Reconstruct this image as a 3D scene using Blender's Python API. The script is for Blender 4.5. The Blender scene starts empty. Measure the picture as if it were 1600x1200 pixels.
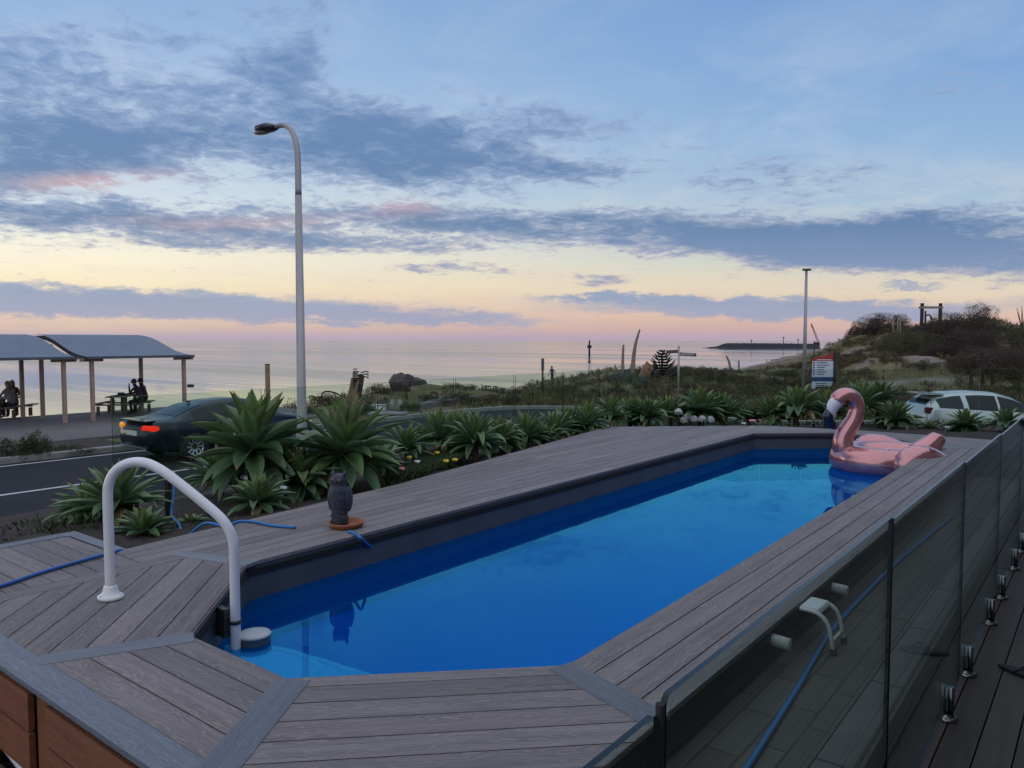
import bpy, bmesh, math, random
import numpy as np
from mathutils import Vector, noise as mnoise
R = math.radians
random.seed(7); rng = np.random.default_rng(7)
SC = bpy.context.scene
COL = SC.collection

# ------------------------------------------------------------------ camera
EYE = np.array([0.0, 0.0, 3.0])
FPX = 1202.0
PITCH = math.atan(68 / FPX); YAW = math.atan(940 / FPX)
sY, cY = math.sin(YAW), math.cos(YAW)
FW = np.array([-sY * math.cos(PITCH), cY * math.cos(PITCH), -math.sin(PITCH)])
RT = np.array([cY, sY, 0.0]); UP = np.cross(RT, FW)
cam = bpy.data.cameras.new('camera'); camo = bpy.data.objects.new('camera', cam); COL.objects.link(camo)
cam.sensor_width = 36; cam.lens = FPX / 1600 * 36; cam.clip_start = 0.05; cam.clip_end = 60000
camo.location = EYE; camo.rotation_euler = (math.pi / 2 - PITCH, 0, YAW)
SC.camera = camo
SC.view_settings.view_transform = 'Standard'; SC.view_settings.look = 'None'
SC.view_settings.exposure = 0.0; SC.view_settings.gamma = 1.0
SC.cycles.max_bounces = 8; SC.cycles.transparent_max_bounces = 24
SC.cycles.use_denoising = True
SC.cycles.caustics_reflective = False; SC.cycles.caustics_refractive = False

# ------------------------------------------------------------------ sky (dusk, broken cloud)
class NT:
    def __init__(s, tree): s.t = tree; s.t.nodes.clear()
    def node(s, typ, **kw):
        n = s.t.nodes.new(typ)
        for k, v in kw.items(): setattr(n, k, v)
        return n
    def link(s, a, b): s.t.links.new(a, b)
    def put(s, sock, v):
        if isinstance(v, bpy.types.NodeSocket): s.link(v, sock)
        else: sock.default_value = v
    def m(s, op, a, b=0.0, c=None, clamp=False):
        n = s.node('ShaderNodeMath', operation=op, use_clamp=clamp)
        s.put(n.inputs[0], a); s.put(n.inputs[1], b)
        if c is not None: s.put(n.inputs[2], c)
        return n.outputs[0]
    def dot(s, a, v):
        n = s.node('ShaderNodeVectorMath', operation='DOT_PRODUCT'); s.link(a, n.inputs[0]); n.inputs[1].default_value = v
        return n.outputs['Value']
    def ramp(s, fac, stops, interp='LINEAR'):
        n = s.node('ShaderNodeValToRGB'); cr = n.color_ramp; cr.interpolation = interp
        while len(cr.elements) < len(stops): cr.elements.new(0.5)
        for e, (p, c) in zip(cr.elements, stops):
            e.position = p; e.color = (*c, 1) if len(c) == 3 else c
        s.put(n.inputs[0], fac); return n.outputs[0]
    def mix(s, f, a, b, blend='MIX'):
        n = s.node('ShaderNodeMix', data_type='RGBA', blend_type=blend)
        s.put(n.inputs[0], f)
        for k, v in ((6, a), (7, b)):
            s.put(n.inputs[k], (*v, 1) if isinstance(v, tuple) and len(v) == 3 else v)
        return n.outputs[2]
    def noise(s, vec, scale, detail=4, rough=0.5, dist=0.0):
        n = s.node('ShaderNodeTexNoise'); s.put(n.inputs['Vector'], vec)
        n.inputs['Scale'].default_value = scale; n.inputs['Detail'].default_value = detail
        n.inputs['Roughness'].default_value = rough; n.inputs['Distortion'].default_value = dist
        return n.outputs['Fac']
    def smooth(s, x, a, b):
        n = s.node('ShaderNodeMapRange', interpolation_type='SMOOTHSTEP'); s.put(n.inputs[0], x)
        n.inputs[1].default_value = a; n.inputs[2].default_value = b
        return n.outputs[0]
    def comb(s, x, y, z):
        n = s.node('ShaderNodeCombineXYZ')
        for i, v in enumerate((x, y, z)): s.put(n.inputs[i], v)
        return n.outputs[0]
def lin(r, g, b):
    f = lambda c: (c / 255 / 12.92) if c <= 10 else ((c / 255 + 0.055) / 1.055) ** 2.4
    return (f(r), f(g), f(b))

SUN_EL, SUN_AZ = R(3.0), YAW + R(62)       # the sun is just on the horizon, off to the left of the view, behind cloud
def build_world():
    w = bpy.data.worlds.new('World'); SC.world = w; w.use_nodes = True
    n = NT(w.node_tree)
    d = n.node('ShaderNodeTexCoord').outputs['Generated']
    dr = n.dot(d, (cY, sY, 0)); df = n.dot(d, (-sY, cY, 0)); dz = n.dot(d, (0, 0, 1))
    az_ = n.m('ABSOLUTE', dz)
    dfc = n.m('MAXIMUM', df, 0.22)
    # heading angles as tangents: a degree is about 21 units, horizon at 532
    U = n.m('ADD', n.m('MULTIPLY', n.m('DIVIDE', dr, dfc), 1202.0), 800.0)
    V = n.m('SUBTRACT', 532.0, n.m('MULTIPLY', n.m('DIVIDE', az_, dfc), 1202.0))
    den = n.m('ADD', az_, 0.13)
    P = n.comb(n.m('DIVIDE', dr, den), n.m('DIVIDE', df, den), 0.0)
    # elevation ramp (0 horizon .. 1 zenith)
    el = n.m('SUBTRACT', 1.0, n.m('DIVIDE', V, 532.0))      # 0 horizon, 1 at top of view, >1 above
    wob = n.noise(n.comb(n.m('MULTIPLY', U, 0.002), n.m('MULTIPLY', V, 0.012), 0.0), 2.2, 4, 0.5)
    elw = n.m('ADD', el, n.m('MULTIPLY', n.m('SUBTRACT', wob, 0.5), 0.05))
    t = n.m('MULTIPLY', elw, 0.4, clamp=True)
    k = 0.4
    S = lambda L: [(p * k, lin(*c)) for p, c in L]
    left = n.ramp(t, S([(0, (178, 168, 188)), (.035, (208, 188, 176)), (.08, (230, 204, 182)), (.16, (248, 232, 198)), (.24, (254, 245, 220)), (.32, (240, 240, 228)), (.42, (210, 224, 234)), (.6, (184, 206, 228)), (.8, (164, 192, 224)), (1.0, (146, 178, 220)), (1.6, (96, 138, 196)), (2.5, (66, 104, 166))]))
    right = n.ramp(t, S([(0, (184, 164, 178)), (.035, (206, 174, 168)), (.08, (222, 192, 174)), (.15, (226, 212, 190)), (.22, (208, 210, 200)), (.30, (182, 200, 210)), (.42, (166, 192, 216)), (.6, (146, 180, 218)), (.8, (130, 168, 216)), (1.0, (120, 160, 210)), (1.6, (88, 130, 192)), (2.5, (62, 100, 164))]))
    sky = n.mix(n.smooth(U, -100.0, 1350.0), left, right)
    # the unseen side away from the sunset is brightened further down
    
    # cloud layers
    wx = n.noise(P, 1.1, 3, 0.5); wy = n.noise(n.comb(n.m('DIVIDE', df, den), n.m('DIVIDE', dr, den), 3.0), 1.1, 3, 0.5)
    Uw = n.m('ADD', U, n.m('MULTIPLY', n.m('SUBTRACT', wx, 0.5), 230.0))
    Vw = n.m('ADD', V, n.m('MULTIPLY', n.m('SUBTRACT', wy, 0.5), 55.0))
    def blob(x0, y0, rx, ry, wt, slope=0.0, us=Uw, vs=Vw):
        dx = n.m('SUBTRACT', us, x0)
        dy = n.m('SUBTRACT', n.m('SUBTRACT', vs, y0), n.m('MULTIPLY', dx, slope))
        a = n.m('POWER', n.m('ABSOLUTE', n.m('DIVIDE', dx, rx)), 2.4); b = n.m('POWER', n.m('ABSOLUTE', n.m('DIVIDE', dy, ry)), 2.4)
        return n.m('MULTIPLY', n.m('EXPONENT', n.m('MULTIPLY', n.m('ADD', a, b), -1.0)), wt)
    def total(L):
        o = L[0]
        for x in L[1:]: o = n.m('ADD', o, x)
        return o
    B = total([blob(60, 130, 330, 130, .33), blob(330, 205, 260, 95, .30), blob(650, 235, 210, 70, .80, .04), blob(120, 245, 260, 42, .45), blob(450, 110, 60, 42, .55),
               blob(250, 352, 330, 32, .66, .06), blob(720, 350, 190, 22, .58, .05), blob(560, 385, 180, 12, .38, .05), blob(905, 268, 90, 18, .46),
               blob(1200, 285, 230, 36, .40, -.02), blob(1130, 372, 330, 30, .66, .02), blob(1440, 395, 330, 38, .85, .03), blob(1500, 345, 200, 20, .36, -.1), blob(1540, 150, 110, 40, .28),
               blob(960, 205, 160, 30, .30), blob(470, 20, 80, 40, .30), blob(-260, 250, 300, 160, .5), blob(1950, 330, 260, 90, .6),
               blob(700, 418, 110, 9, .40), blob(935, 438, 60, 6, .5), blob(300, -330, 700, 150, .25), blob(1100, -420, 600, 110, .2)])
    f1 = n.noise(P, 3.4, 8, 0.62, 0.35); f2 = n.noise(P, 12.0, 8, 0.68, 0.6)
    fb = n.m('ADD', n.m('MULTIPLY', f1, 0.50), n.m('MULTIPLY', f2, 0.50))
    D = n.m('ADD', B, n.m('MULTIPLY', n.m('SUBTRACT', fb, 0.5), 2.3))
    D = n.m('SUBTRACT', D, n.m('MULTIPLY', n.smooth(el, 1.04, 1.35), 0.55))
    cov = n.smooth(D, 0.14, 0.52)
    thick = n.smooth(D, 0.22, 0.9)
    # thin, wide veil
    veil = n.m('MULTIPLY', n.smooth(n.noise(P, 1.7, 7, 0.62, 0.5), 0.42, 0.72), 0.34)
    sky = n.mix(veil, sky, n.ramp(t, S([(0, (206, 170, 176)), (.3, (242, 230, 212)), (.5, (214, 220, 226)), (1, (176, 194, 222)), (2.5, (90, 118, 170))])))
    cl_thin = n.ramp(t, S([(0, (174, 156, 174)), (.2, (190, 184, 192)), (.4, (162, 180, 208)), (1.0, (142, 168, 210)), (2.5, (88, 118, 172))]))
    cl_thick = n.ramp(t, S([(0, (150, 140, 164)), (.2, (122, 146, 184)), (.35, (94, 126, 168)), (.7, (98, 131, 178)), (1.0, (106, 139, 187)), (2.5, (80, 108, 160))]))
    cc = n.mix(thick, cl_thin, cl_thick)
    pink = total([blob(170, 287, 130, 16, .75), blob(640, 330, 70, 16, .55), blob(400, 352, 180, 9, .35), blob(1330, 446, 200, 9, .5)])
    cc = n.mix(n.m('MULTIPLY', n.m('MINIMUM', pink, 0.8), 0.75), cc, lin(222, 172, 166))
    sky = n.mix(n.m('MULTIPLY', cov, 0.93), sky, cc)
    # long low bank over the horizon and its pink underside
    Us = U; Vs = n.m('ADD', V, n.m('MULTIPLY', n.m('SUBTRACT', n.noise(n.comb(n.m('MULTIPLY', U, 0.006), n.m('MULTIPLY', V, 0.02), 0.0), 1.9, 9, 0.70), 0.5), 62.0))
    low = total([blob(160, 474, 560, 23, 1.2, .035, Us, Vs), blob(-500, 462, 500, 36, 1.2, .0, Us, Vs), blob(600, 494, 240, 9, .9, .03, Us, Vs), blob(1180, 478, 330, 17, 1.0, .02, Us, Vs), blob(1330, 490, 200, 12, .8, 0, Us, Vs), blob(1420, 448, 70, 5, .7, 0, Us, Vs), blob(1700, 470, 160, 14, .6, 0, Us, Vs), blob(980, 468, 140, 5, .6, .02, Us, Vs)])
    lowc = n.smooth(low, 0.28, 0.72)
    sky = n.mix(n.m('MULTIPLY', lowc, n.m('ADD', 0.55, n.m('MULTIPLY', n.smooth(low, .4, 1.1), 0.36))), sky, n.mix(n.smooth(V, 440.0, 515.0), lin(134, 157, 191), lin(158, 165, 192)))
    base = n.smooth(n.m('ADD', V, n.m('MULTIPLY', n.m('SUBTRACT', wob, 0.5), 14.0)), 514.0, 529.0)
    sky = n.mix(n.m('MULTIPLY', base, 0.55), sky, lin(178, 164, 188))
    # unseen sky overhead and behind the viewpoint, brightened to lift light on the deck
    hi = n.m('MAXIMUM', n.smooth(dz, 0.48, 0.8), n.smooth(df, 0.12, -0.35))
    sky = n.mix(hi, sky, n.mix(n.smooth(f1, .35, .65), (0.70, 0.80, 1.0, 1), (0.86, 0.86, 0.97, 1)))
    nz = n.node('ShaderNodeTexSky', sky_type='NISHITA'); nz.sun_disc = False; nz.sun_elevation = SUN_EL; nz.sun_rotation = -SUN_AZ
    out = n.node('ShaderNodeOutputWorld')
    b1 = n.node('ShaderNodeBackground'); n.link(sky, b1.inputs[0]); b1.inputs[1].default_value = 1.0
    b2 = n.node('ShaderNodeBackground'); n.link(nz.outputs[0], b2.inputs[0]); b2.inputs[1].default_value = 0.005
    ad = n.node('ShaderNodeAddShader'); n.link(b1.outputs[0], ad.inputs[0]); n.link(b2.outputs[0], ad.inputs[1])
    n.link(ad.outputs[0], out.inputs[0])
    w.cycles.sampling_method = 'MANUAL'; w.cycles.sample_map_resolution = 1024
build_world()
sl = bpy.data.lights.new('sun', 'SUN'); so = bpy.data.objects.new('sun', sl); COL.objects.link(so)
sl.energy = 0.18; sl.angle = R(20); sl.color = (1.0, 0.72, 0.5)
so.rotation_euler = Vector((math.sin(SUN_AZ) * math.cos(SUN_EL), -math.cos(SUN_AZ) * math.cos(SUN_EL), -math.sin(SUN_EL))).to_track_quat('-Z', 'Y').to_euler()

# ------------------------------------------------------------------ helpers
def ray(x, y): return FW + RT * (x - 800) / FPX + UP * (600 - y) / FPX
def gp(x, y, z):                       # the point of height z seen at photo pixel (x, y)
    r = ray(x, y); return EYE + r * ((z - EYE[2]) / r[2])
def dp(x, y, D): return EYE + ray(x, y) * D     # the point at depth D

def tag(o, label=None, cat=None, group=None, kind=None):
    if label: o['label'] = label
    if cat: o['category'] = cat
    if group: o['group'] = group
    if kind: o['kind'] = kind
    return o
def empty(name, loc=(0, 0, 0), rz=0.0, label=None, cat=None, group=None, kind=None, s=1.0):
    o = bpy.data.objects.new(name, None); COL.objects.link(o); o.empty_display_size = 0.1
    o.location = tuple(loc); o.rotation_euler = (0, 0, rz); o.scale = (s, s, s)
    return tag(o, label, cat, group, kind)
def link(name, me, mats, parent=None):
    for m in (mats if isinstance(mats, (list, tuple)) else [mats]): me.materials.append(m)
    o = bpy.data.objects.new(name, me); COL.objects.link(o)
    if parent: o.parent = parent
    return o
CH = {}
def children(o): return [c for c in bpy.data.objects if c.parent == o]
def copy_tree(o, parent=None):
    c = o.copy(); COL.objects.link(c)
    if parent: c.parent = parent
    for ch in children(o): copy_tree(ch, c)
    return c

class MB:
    def __init__(s): s.v = []; s.f = []; s.mi = []; s.uv = []; s.c = []; s.sm = []
    def add(s, vs, fs, mi=0, smooth=False, col=None):
        o = len(s.v); s.v += [tuple(map(float, p)) for p in vs]
        for f in fs:
            s.f.append(tuple(i + o for i in f)); s.mi.append(mi); s.sm.append(smooth); s.c.append(col)
        return s
    def box(s, x0, x1, y0, y1, z0, z1, mi=0):
        return s.add([(x0, y0, z0), (x1, y0, z0), (x1, y1, z0), (x0, y1, z0), (x0, y0, z1), (x1, y0, z1), (x1, y1, z1), (x0, y1, z1)],
                     [(3, 2, 1, 0), (4, 5, 6, 7), (0, 1, 5, 4), (1, 2, 6, 5), (2, 3, 7, 6), (3, 0, 4, 7)], mi)
    def beam(s, a, b, w, h, up=(0, 0, 1), mi=0):
        a = Vector(a); b = Vector(b); d = (b - a).normalized(); u = Vector(up); r = d.cross(u)
        if r.length < 1e-4: r = d.cross(Vector((1, 0, 0)))
        r.normalize(); u = r.cross(d)
        vs = []
        for p in (a, b):
            for sx, sz in ((-1, -1), (1, -1), (1, 1), (-1, 1)): vs.append(p + r * (sx * w / 2) + u * (sz * h / 2))
        return s.add(vs, [(0, 1, 2, 3), (7, 6, 5, 4), (0, 4, 5, 1), (1, 5, 6, 2), (2, 6, 7, 3), (3, 7, 4, 0)], mi)
    def tube(s, pts, rad, n=10, mi=0, caps=True, sq=None):
        pts = [Vector(p) for p in pts]; rads = rad if isinstance(rad, (list, tuple)) else [rad] * len(pts)
        o = len(s.v); prev = None
        for i, p in enumerate(pts):
            d = (pts[min(i + 1, len(pts) - 1)] - pts[max(i - 1, 0)]).normalized()
            if prev is None:
                a = d.cross(Vector((0, 0, 1)))
                if a.length < 1e-3: a = d.cross(Vector((0, 1, 0)))
            else: a = prev - d * prev.dot(d)
            a.normalize(); prev = a; b = d.cross(a)
            for k in range(n):
                t = 2 * math.pi * k / n
                q = p + (a * math.cos(t) + b * math.sin(t)) * rads[i]
                s.v.append(tuple(q))
        fs = []
        for i in range(len(pts) - 1):
            for k in range(n):
                k2 = (k + 1) % n
                fs.append((o + i * n + k, o + (i + 1) * n + k, o + (i + 1) * n + k2, o + i * n + k2))
        for f in fs: s.f.append(f); s.mi.append(mi); s.sm.append(True); s.c.append(None)
        if caps:
            for f in (tuple(o + k for k in range(n)), tuple(o + (len(pts) - 1) * n + k for k in reversed(range(n)))):
                s.f.append(f); s.mi.append(mi); s.sm.append(False); s.c.append(None)
        return s
    def lathe(s, prof, n=24, at=(0, 0, 0), mi=0, sx=1.0, sy=1.0):
        o = len(s.v)
        for r, z in prof:
            for k in range(n):
                t = 2 * math.pi * k / n
                s.v.append((at[0] + r * sx * math.cos(t), at[1] + r * sy * math.sin(t), at[2] + z))
        for i in range(len(prof) - 1):
            for k in range(n):
                k2 = (k + 1) % n
                s.f.append((o + i * n + k, o + i * n + k2, o + (i + 1) * n + k2, o + (i + 1) * n + k)); s.mi.append(mi); s.sm.append(True); s.c.append(None)
        return s
    def prism(s, poly, z0, z1, mi=0, top=None):
        n = len(poly)
        vs = [(p[0], p[1], z0) for p in poly] + [(p[0], p[1], z1) for p in poly]
        ar = sum(poly[i][0] * poly[(i + 1) % n][1] - poly[(i + 1) % n][0] * poly[i][1] for i in range(n))
        fs = [tuple(range(n, 2 * n)), tuple(reversed(range(n)))] + [(i, (i + 1) % n, n + (i + 1) % n, n + i) for i in range(n)]
        if ar < 0: fs = [tuple(reversed(f)) for f in fs]
        return s.add(vs, fs, mi)
    def ell(s, c, r, n=16, m=10, mi=0, fn=None):
        vs = []; o = len(s.v)
        for i in range(m + 1):
            th = math.pi * i / m
            for k in range(n):
                t = 2 * math.pi * k / n
                p = (math.sin(th) * math.cos(t), math.sin(th) * math.sin(t), math.cos(th))
                q = (p[0] * r[0], p[1] * r[1], p[2] * r[2])
                if fn: q = fn(q)
                vs.append((c[0] + q[0], c[1] + q[1], c[2] + q[2]))
        fs = []
        for i in range(m):
            for k in range(n):
                k2 = (k + 1) % n; fs.append((i * n + k, (i + 1) * n + k, (i + 1) * n + k2, i * n + k2))
        return s.add(vs, fs, mi, True)
    def rot(s, fn, i0=0):
        for i in range(i0, len(s.v)): s.v[i] = tuple(fn(s.v[i]))
        return s
    def mesh(s, name):
        me = bpy.data.meshes.new(name); me.from_pydata(s.v, [], s.f); me.polygons.foreach_set('material_index', s.mi); me.polygons.foreach_set('use_smooth', s.sm)
        if any(c is not None for c in s.c):
            at = me.attributes.new('col', 'FLOAT_COLOR', 'FACE')
            at.data.foreach_set('color', [x for c in s.c for x in ((*c, 1) if c is not None else (1, 1, 1, 1))])
        me.update(); return me
    def build(s, name, mats, parent=None, bevel=0.0):
        me = s.mesh(name)
        if bevel:
            bm = bmesh.new(); bm.from_mesh(me); bmesh.ops.remove_doubles(bm, verts=bm.verts, dist=1e-5)
            bmesh.ops.bevel(bm, geom=[e for e in bm.edges if len(e.link_faces) == 2 and e.calc_face_angle(0) > 0.6], offset=bevel, segments=2, affect='EDGES', clamp_overlap=True)
            bm.to_mesh(me); bm.free()
        return link(name, me, mats, parent)
def np_mesh(name, V, F, cols=None, smooth=False):
    me = bpy.data.meshes.new(name); V = np.asarray(V, np.float32); F = np.asarray(F, np.int32)
    me.vertices.add(len(V)); me.vertices.foreach_set('co', V.ravel())
    me.loops.add(F.size); me.loops.foreach_set('vertex_index', F.ravel())
    me.polygons.add(len(F)); me.polygons.foreach_set('loop_start', np.arange(0, F.size, F.shape[1], dtype=np.int32))
    me.polygons.foreach_set('use_smooth', np.full(len(F), smooth))
    if cols is not None:
        at = me.attributes.new('col', 'FLOAT_COLOR', 'FACE'); c = np.ones((len(F), 4), np.float32); c[:, :3] = cols
        at.data.foreach_set('color', c.ravel())
    me.update(calc_edges=True); return me
def spline(pts, n=8):
    P = [np.array(p, float) for p in pts]; P = [2 * P[0] - P[1]] + P + [2 * P[-1] - P[-2]]; out = []
    for i in range(1, len(P) - 2):
        for k in range(n):
            t = k / n; a, b, c, d = P[i - 1], P[i], P[i + 1], P[i + 2]
            out.append(0.5 * (2 * b + (c - a) * t + (2 * a - 5 * b + 4 * c - d) * t * t + (3 * b - a - 3 * c + d) * t ** 3))
    out.append(P[-2]); return [tuple(p) for p in out]

# ------------------------------------------------------------------ materials
def mat(name, col, rough=0.6, metal=0.0, var=0.0, scale=8.0, bump=0.0, bscale=40.0, spec=0.5, attr=False, col2=None, coat=0.0, emit=None, es=1.0, trans=0.0):
    m = bpy.data.materials.new(name); m.use_nodes = True; n = NT(m.node_tree)
    out = n.node('ShaderNodeOutputMaterial'); p = n.node('ShaderNodeBsdfPrincipled'); n.link(p.outputs[0], out.inputs[0])
    tc = n.node('ShaderNodeTexCoord').outputs['Object']
    c = (*col, 1)
    if attr:
        a = n.node('ShaderNodeAttribute', attribute_name='col').outputs['Color']; c = n.mix(1.0, (*col, 1), a, 'MULTIPLY')
    if var or col2:
        f = n.noise(tc, scale, 6, 0.6)
        f = n.smooth(f, 0.3, 0.7)
        c2 = col2 if col2 else tuple(x * (1 - var) for x in col)
        if attr: c = n.mix(f, c, n.mix(1.0, c, (1 - var, 1 - var, 1 - var, 1), 'MULTIPLY'))
        else: c = n.mix(f, c, (*c2, 1))
    n.put(p.inputs['Base Color'], c); p.inputs['Roughness'].default_value = rough; p.inputs['Metallic'].default_value = metal
    p.inputs['Specular IOR Level'].default_value = spec; p.inputs['Coat Weight'].default_value = coat; p.inputs['Coat Roughness'].default_value = 0.08
    if bump:
        b = n.node('ShaderNodeBump'); b.inputs['Strength'].default_value = bump; b.inputs['Distance'].default_value = 0.02
        n.link(n.noise(tc, bscale, 6, 0.6), b.inputs['Height']); n.link(b.outputs[0], p.inputs['Normal'])
    if emit: p.inputs['Emission Color'].default_value = (*emit, 1); p.inputs['Emission Strength'].default_value = es
    if trans:
        t = n.node('ShaderNodeBsdfTranslucent'); n.put(t.inputs[0], c); mx = n.node('ShaderNodeMixShader'); mx.inputs[0].default_value = trans
        n.link(p.outputs[0], mx.inputs[1]); n.link(t.outputs[0], mx.inputs[2]); n.link(mx.outputs[0], out.inputs[0])
    return m
def wood(name, ca, cb, contrast=0.5, rough=0.55):
    """embossed wood-grain board; UV.x runs along the board, 'col' varies board by board"""
    m = bpy.data.materials.new(name); m.use_nodes = True; n = NT(m.node_tree)
    out = n.node('ShaderNodeOutputMaterial'); p = n.node('ShaderNodeBsdfPrincipled'); n.link(p.outputs[0], out.inputs[0])
    uv = n.node('ShaderNodeUVMap', uv_map='UVMap').outputs[0]
    sx = n.node('ShaderNodeSeparateXYZ'); n.link(uv, sx.inputs[0]); u, v = sx.outputs[0], sx.outputs[1]
    warp = n.noise(n.comb(n.m('MULTIPLY', u, 2.2), n.m('MULTIPLY', v, 9.0), 0.0), 1.0, 3, 0.55)
    ph = n.m('ADD', n.m('MULTIPLY', v, 420.0), n.m('MULTIPLY', warp, 75.0))
    rings = n.m('ADD', n.m('MULTIPLY', n.m('SINE', ph), 0.5), 0.5)
    fine = n.noise(n.comb(n.m('MULTIPLY', u, 9.0), n.m('MULTIPLY', v, 320.0), 0.0), 1.0, 4, 0.65)
    streak = n.noise(n.comb(n.m('MULTIPLY', u, 1.2), n.m('MULTIPLY', v, 26.0), 4.0), 1.0, 4, 0.6)
    blot = n.noise(n.comb(n.m('MULTIPLY', u, 1.0), n.m('MULTIPLY', v, 2.5), 7.0), 1.6, 4, 0.6)
    c = n.mix(n.smooth(streak, 0.3, 0.7), (*ca, 1), (*cb, 1))
    gr = n.m('MULTIPLY', n.smooth(n.m('MULTIPLY', rings, fine), 0.25, 0.62), contrast)
    hi = tuple(min(1, x * 1.55 + 0.02) for x in ca)
    c = n.mix(gr, c, (*hi, 1))
    c = n.mix(n.m('MULTIPLY', n.smooth(blot, 0.52, 0.75), 0.32), c, tuple(x * 0.62 for x in cb) + (1,))
    a = n.node('ShaderNodeAttribute', attribute_name='col').outputs['Color']
    c = n.mix(1.0, c, a, 'MULTIPLY')
    n.link(c, p.inputs['Base Color']); p.inputs['Specular IOR Level'].default_value = 0.35
    n.link(n.m('ADD', rough, n.m('MULTIPLY', blot, 0.15)), p.inputs['Roughness'])
    b = n.node('ShaderNodeBump'); b.inputs['Strength'].default_value = 0.5; b.inputs['Distance'].default_value = 0.003
    n.link(n.m('ADD', n.m('MULTIPLY', rings, fine), n.m('MULTIPLY', fine, .4)), b.inputs['Height']); n.link(b.outputs[0], p.inputs['Normal'])
    return m
def fres_mix(name, tint, refl, ior, rough=0.0, bump=None, scat=None, sf=0.0):
    m = bpy.data.materials.new(name); m.use_nodes = True; n = NT(m.node_tree)
    out = n.node('ShaderNodeOutputMaterial'); t = n.node('ShaderNodeBsdfTransparent'); t.inputs[0].default_value = (*tint, 1)
    g = n.node('ShaderNodeBsdfGlossy'); g.inputs['Color'].default_value = (*refl, 1); g.inputs['Roughness'].default_value = rough
    f = n.node('ShaderNodeFresnel'); mx = n.node('ShaderNodeMixShader')
    bf = n.node('ShaderNodeNewGeometry').outputs['Backfacing']; n.link(n.m('ADD', ior, n.m('MULTIPLY', bf, 1.0 / ior - ior)), f.inputs[0])
    n.link(f.outputs[0], mx.inputs[0]); n.link(g.outputs[0], mx.inputs[2])
    if scat:                            # light scattered back by the body of the water
        df = n.node('ShaderNodeBsdfDiffuse'); df.inputs[0].default_value = (*scat, 1); m2 = n.node('ShaderNodeMixShader'); m2.inputs[0].default_value = sf
        n.link(t.outputs[0], m2.inputs[1]); n.link(df.outputs[0], m2.inputs[2]); n.link(m2.outputs[0], mx.inputs[1])
    else: n.link(t.outputs[0], mx.inputs[1])
    n.link(mx.outputs[0], out.inputs[0])
    if bump:
        tc = n.node('ShaderNodeTexCoord').outputs['Object']; b = n.node('ShaderNodeBump'); b.inputs['Strength'].default_value = bump[0]; b.inputs['Distance'].default_value = bump[2]
        n.link(n.noise(tc, bump[1], 2, 0.4), b.inputs['Height']); n.link(b.outputs[0], g.inputs['Normal']); n.link(b.outputs[0], f.inputs['Normal'])
    return m
M = {}
M['deck'] = wood('grey_brown_composite_board', (0.200, 0.178, 0.173), (0.138, 0.122, 0.120), 0.55)
M['trim'] = wood('blue_grey_composite_trim', (0.165, 0.185, 0.215), (0.130, 0.146, 0.172), 0.4)
M['dark_deck'] = wood('dark_veranda_board', (0.070, 0.058, 0.050), (0.052, 0.043, 0.037), 0.3)
M['timber'] = wood('oiled_hardwood', (0.29, 0.118, 0.060), (0.21, 0.082, 0.042), 0.25)
M['fascia'] = mat('slate_grey_fascia', (0.085, 0.094, 0.112), 0.55, var=0.2, scale=3)
M['black'] = mat('black_void', (0.012, 0.012, 0.012), 0.9)
M['white_steel'] = mat('white_coated_steel', (0.80, 0.80, 0.82), 0.28, var=0.06, scale=5, coat=0.3)
M['white_plastic'] = mat('white_plastic', (0.76, 0.77, 0.76), 0.4, var=0.1, scale=12)
M['steel'] = mat('brushed_steel', (0.27, 0.265, 0.255), 0.28, 1.0, var=0.3, scale=60)
M['terracotta'] = mat('terracotta', (0.42, 0.145, 0.065), 0.75, var=0.25, scale=14, bump=0.2)
M['owl'] = mat('weathered_owl_plastic', (0.050, 0.060, 0.090), 0.5, var=0.7, scale=26, bump=0.7, bscale=42)
M['owl_pale'] = mat('owl_pale_wing', (0.085, 0.085, 0.09), 0.6, var=0.5, scale=30)
M['eye_yellow'] = mat('owl_eye', (0.10, 0.08, 0.03), 0.3)
M['hose'] = mat('blue_hose', (0.02, 0.17, 0.44), 0.4)
M['hose_dark'] = mat('deep_blue_hose', (0.015, 0.10, 0.36), 0.4)
M['yellow'] = mat('yellow_fitting', (0.7, 0.5, 0.03), 0.45)
M['green_stake'] = mat('dark_stake', (0.03, 0.035, 0.025), 0.7, var=0.3)
M['pink'] = mat('metallic_pink_vinyl', (0.66, 0.30, 0.30), 0.16, 0.6, var=0.12, scale=3, coat=0.5, bump=0.3, bscale=7)
M['pink_wing'] = mat('metallic_pink_wing_vinyl', (0.65, 0.31, 0.315), 0.16, 0.6, var=0.14, scale=3, coat=0.5, bump=0.3, bscale=8)
M['beak_white'] = mat('white_vinyl', (0.75, 0.75, 0.80), 0.3, coat=0.4)
M['navy'] = mat('navy_vinyl', (0.012, 0.015, 0.035), 0.3, coat=0.4)
M['eye_red'] = mat('dark_red_vinyl', (0.10, 0.012, 0.012), 0.3)
M['glass'] = fres_mix('clear_fence_glass', (0.86, 0.935, 0.90), (0.95, 1.0, 0.98), 1.5)
M['glass_edge'] = mat('fence_glass_edge', (0.006, 0.014, 0.018), 0.2, spec=0.35)
M['car_glass'] = mat('tinted_car_glass', (0.010, 0.013, 0.018), 0.08, spec=0.35)
M['sedan'] = mat('dark_navy_car_paint', (0.006, 0.010, 0.022), 0.3, 0.0, coat=0.35, spec=0.3)
M['silver'] = mat('silver_blue_car_paint', (0.50, 0.53, 0.56), 0.32, 0.35, coat=1.0)
M['tyre'] = mat('tyre_rubber', (0.015, 0.015, 0.016), 0.8)
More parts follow.
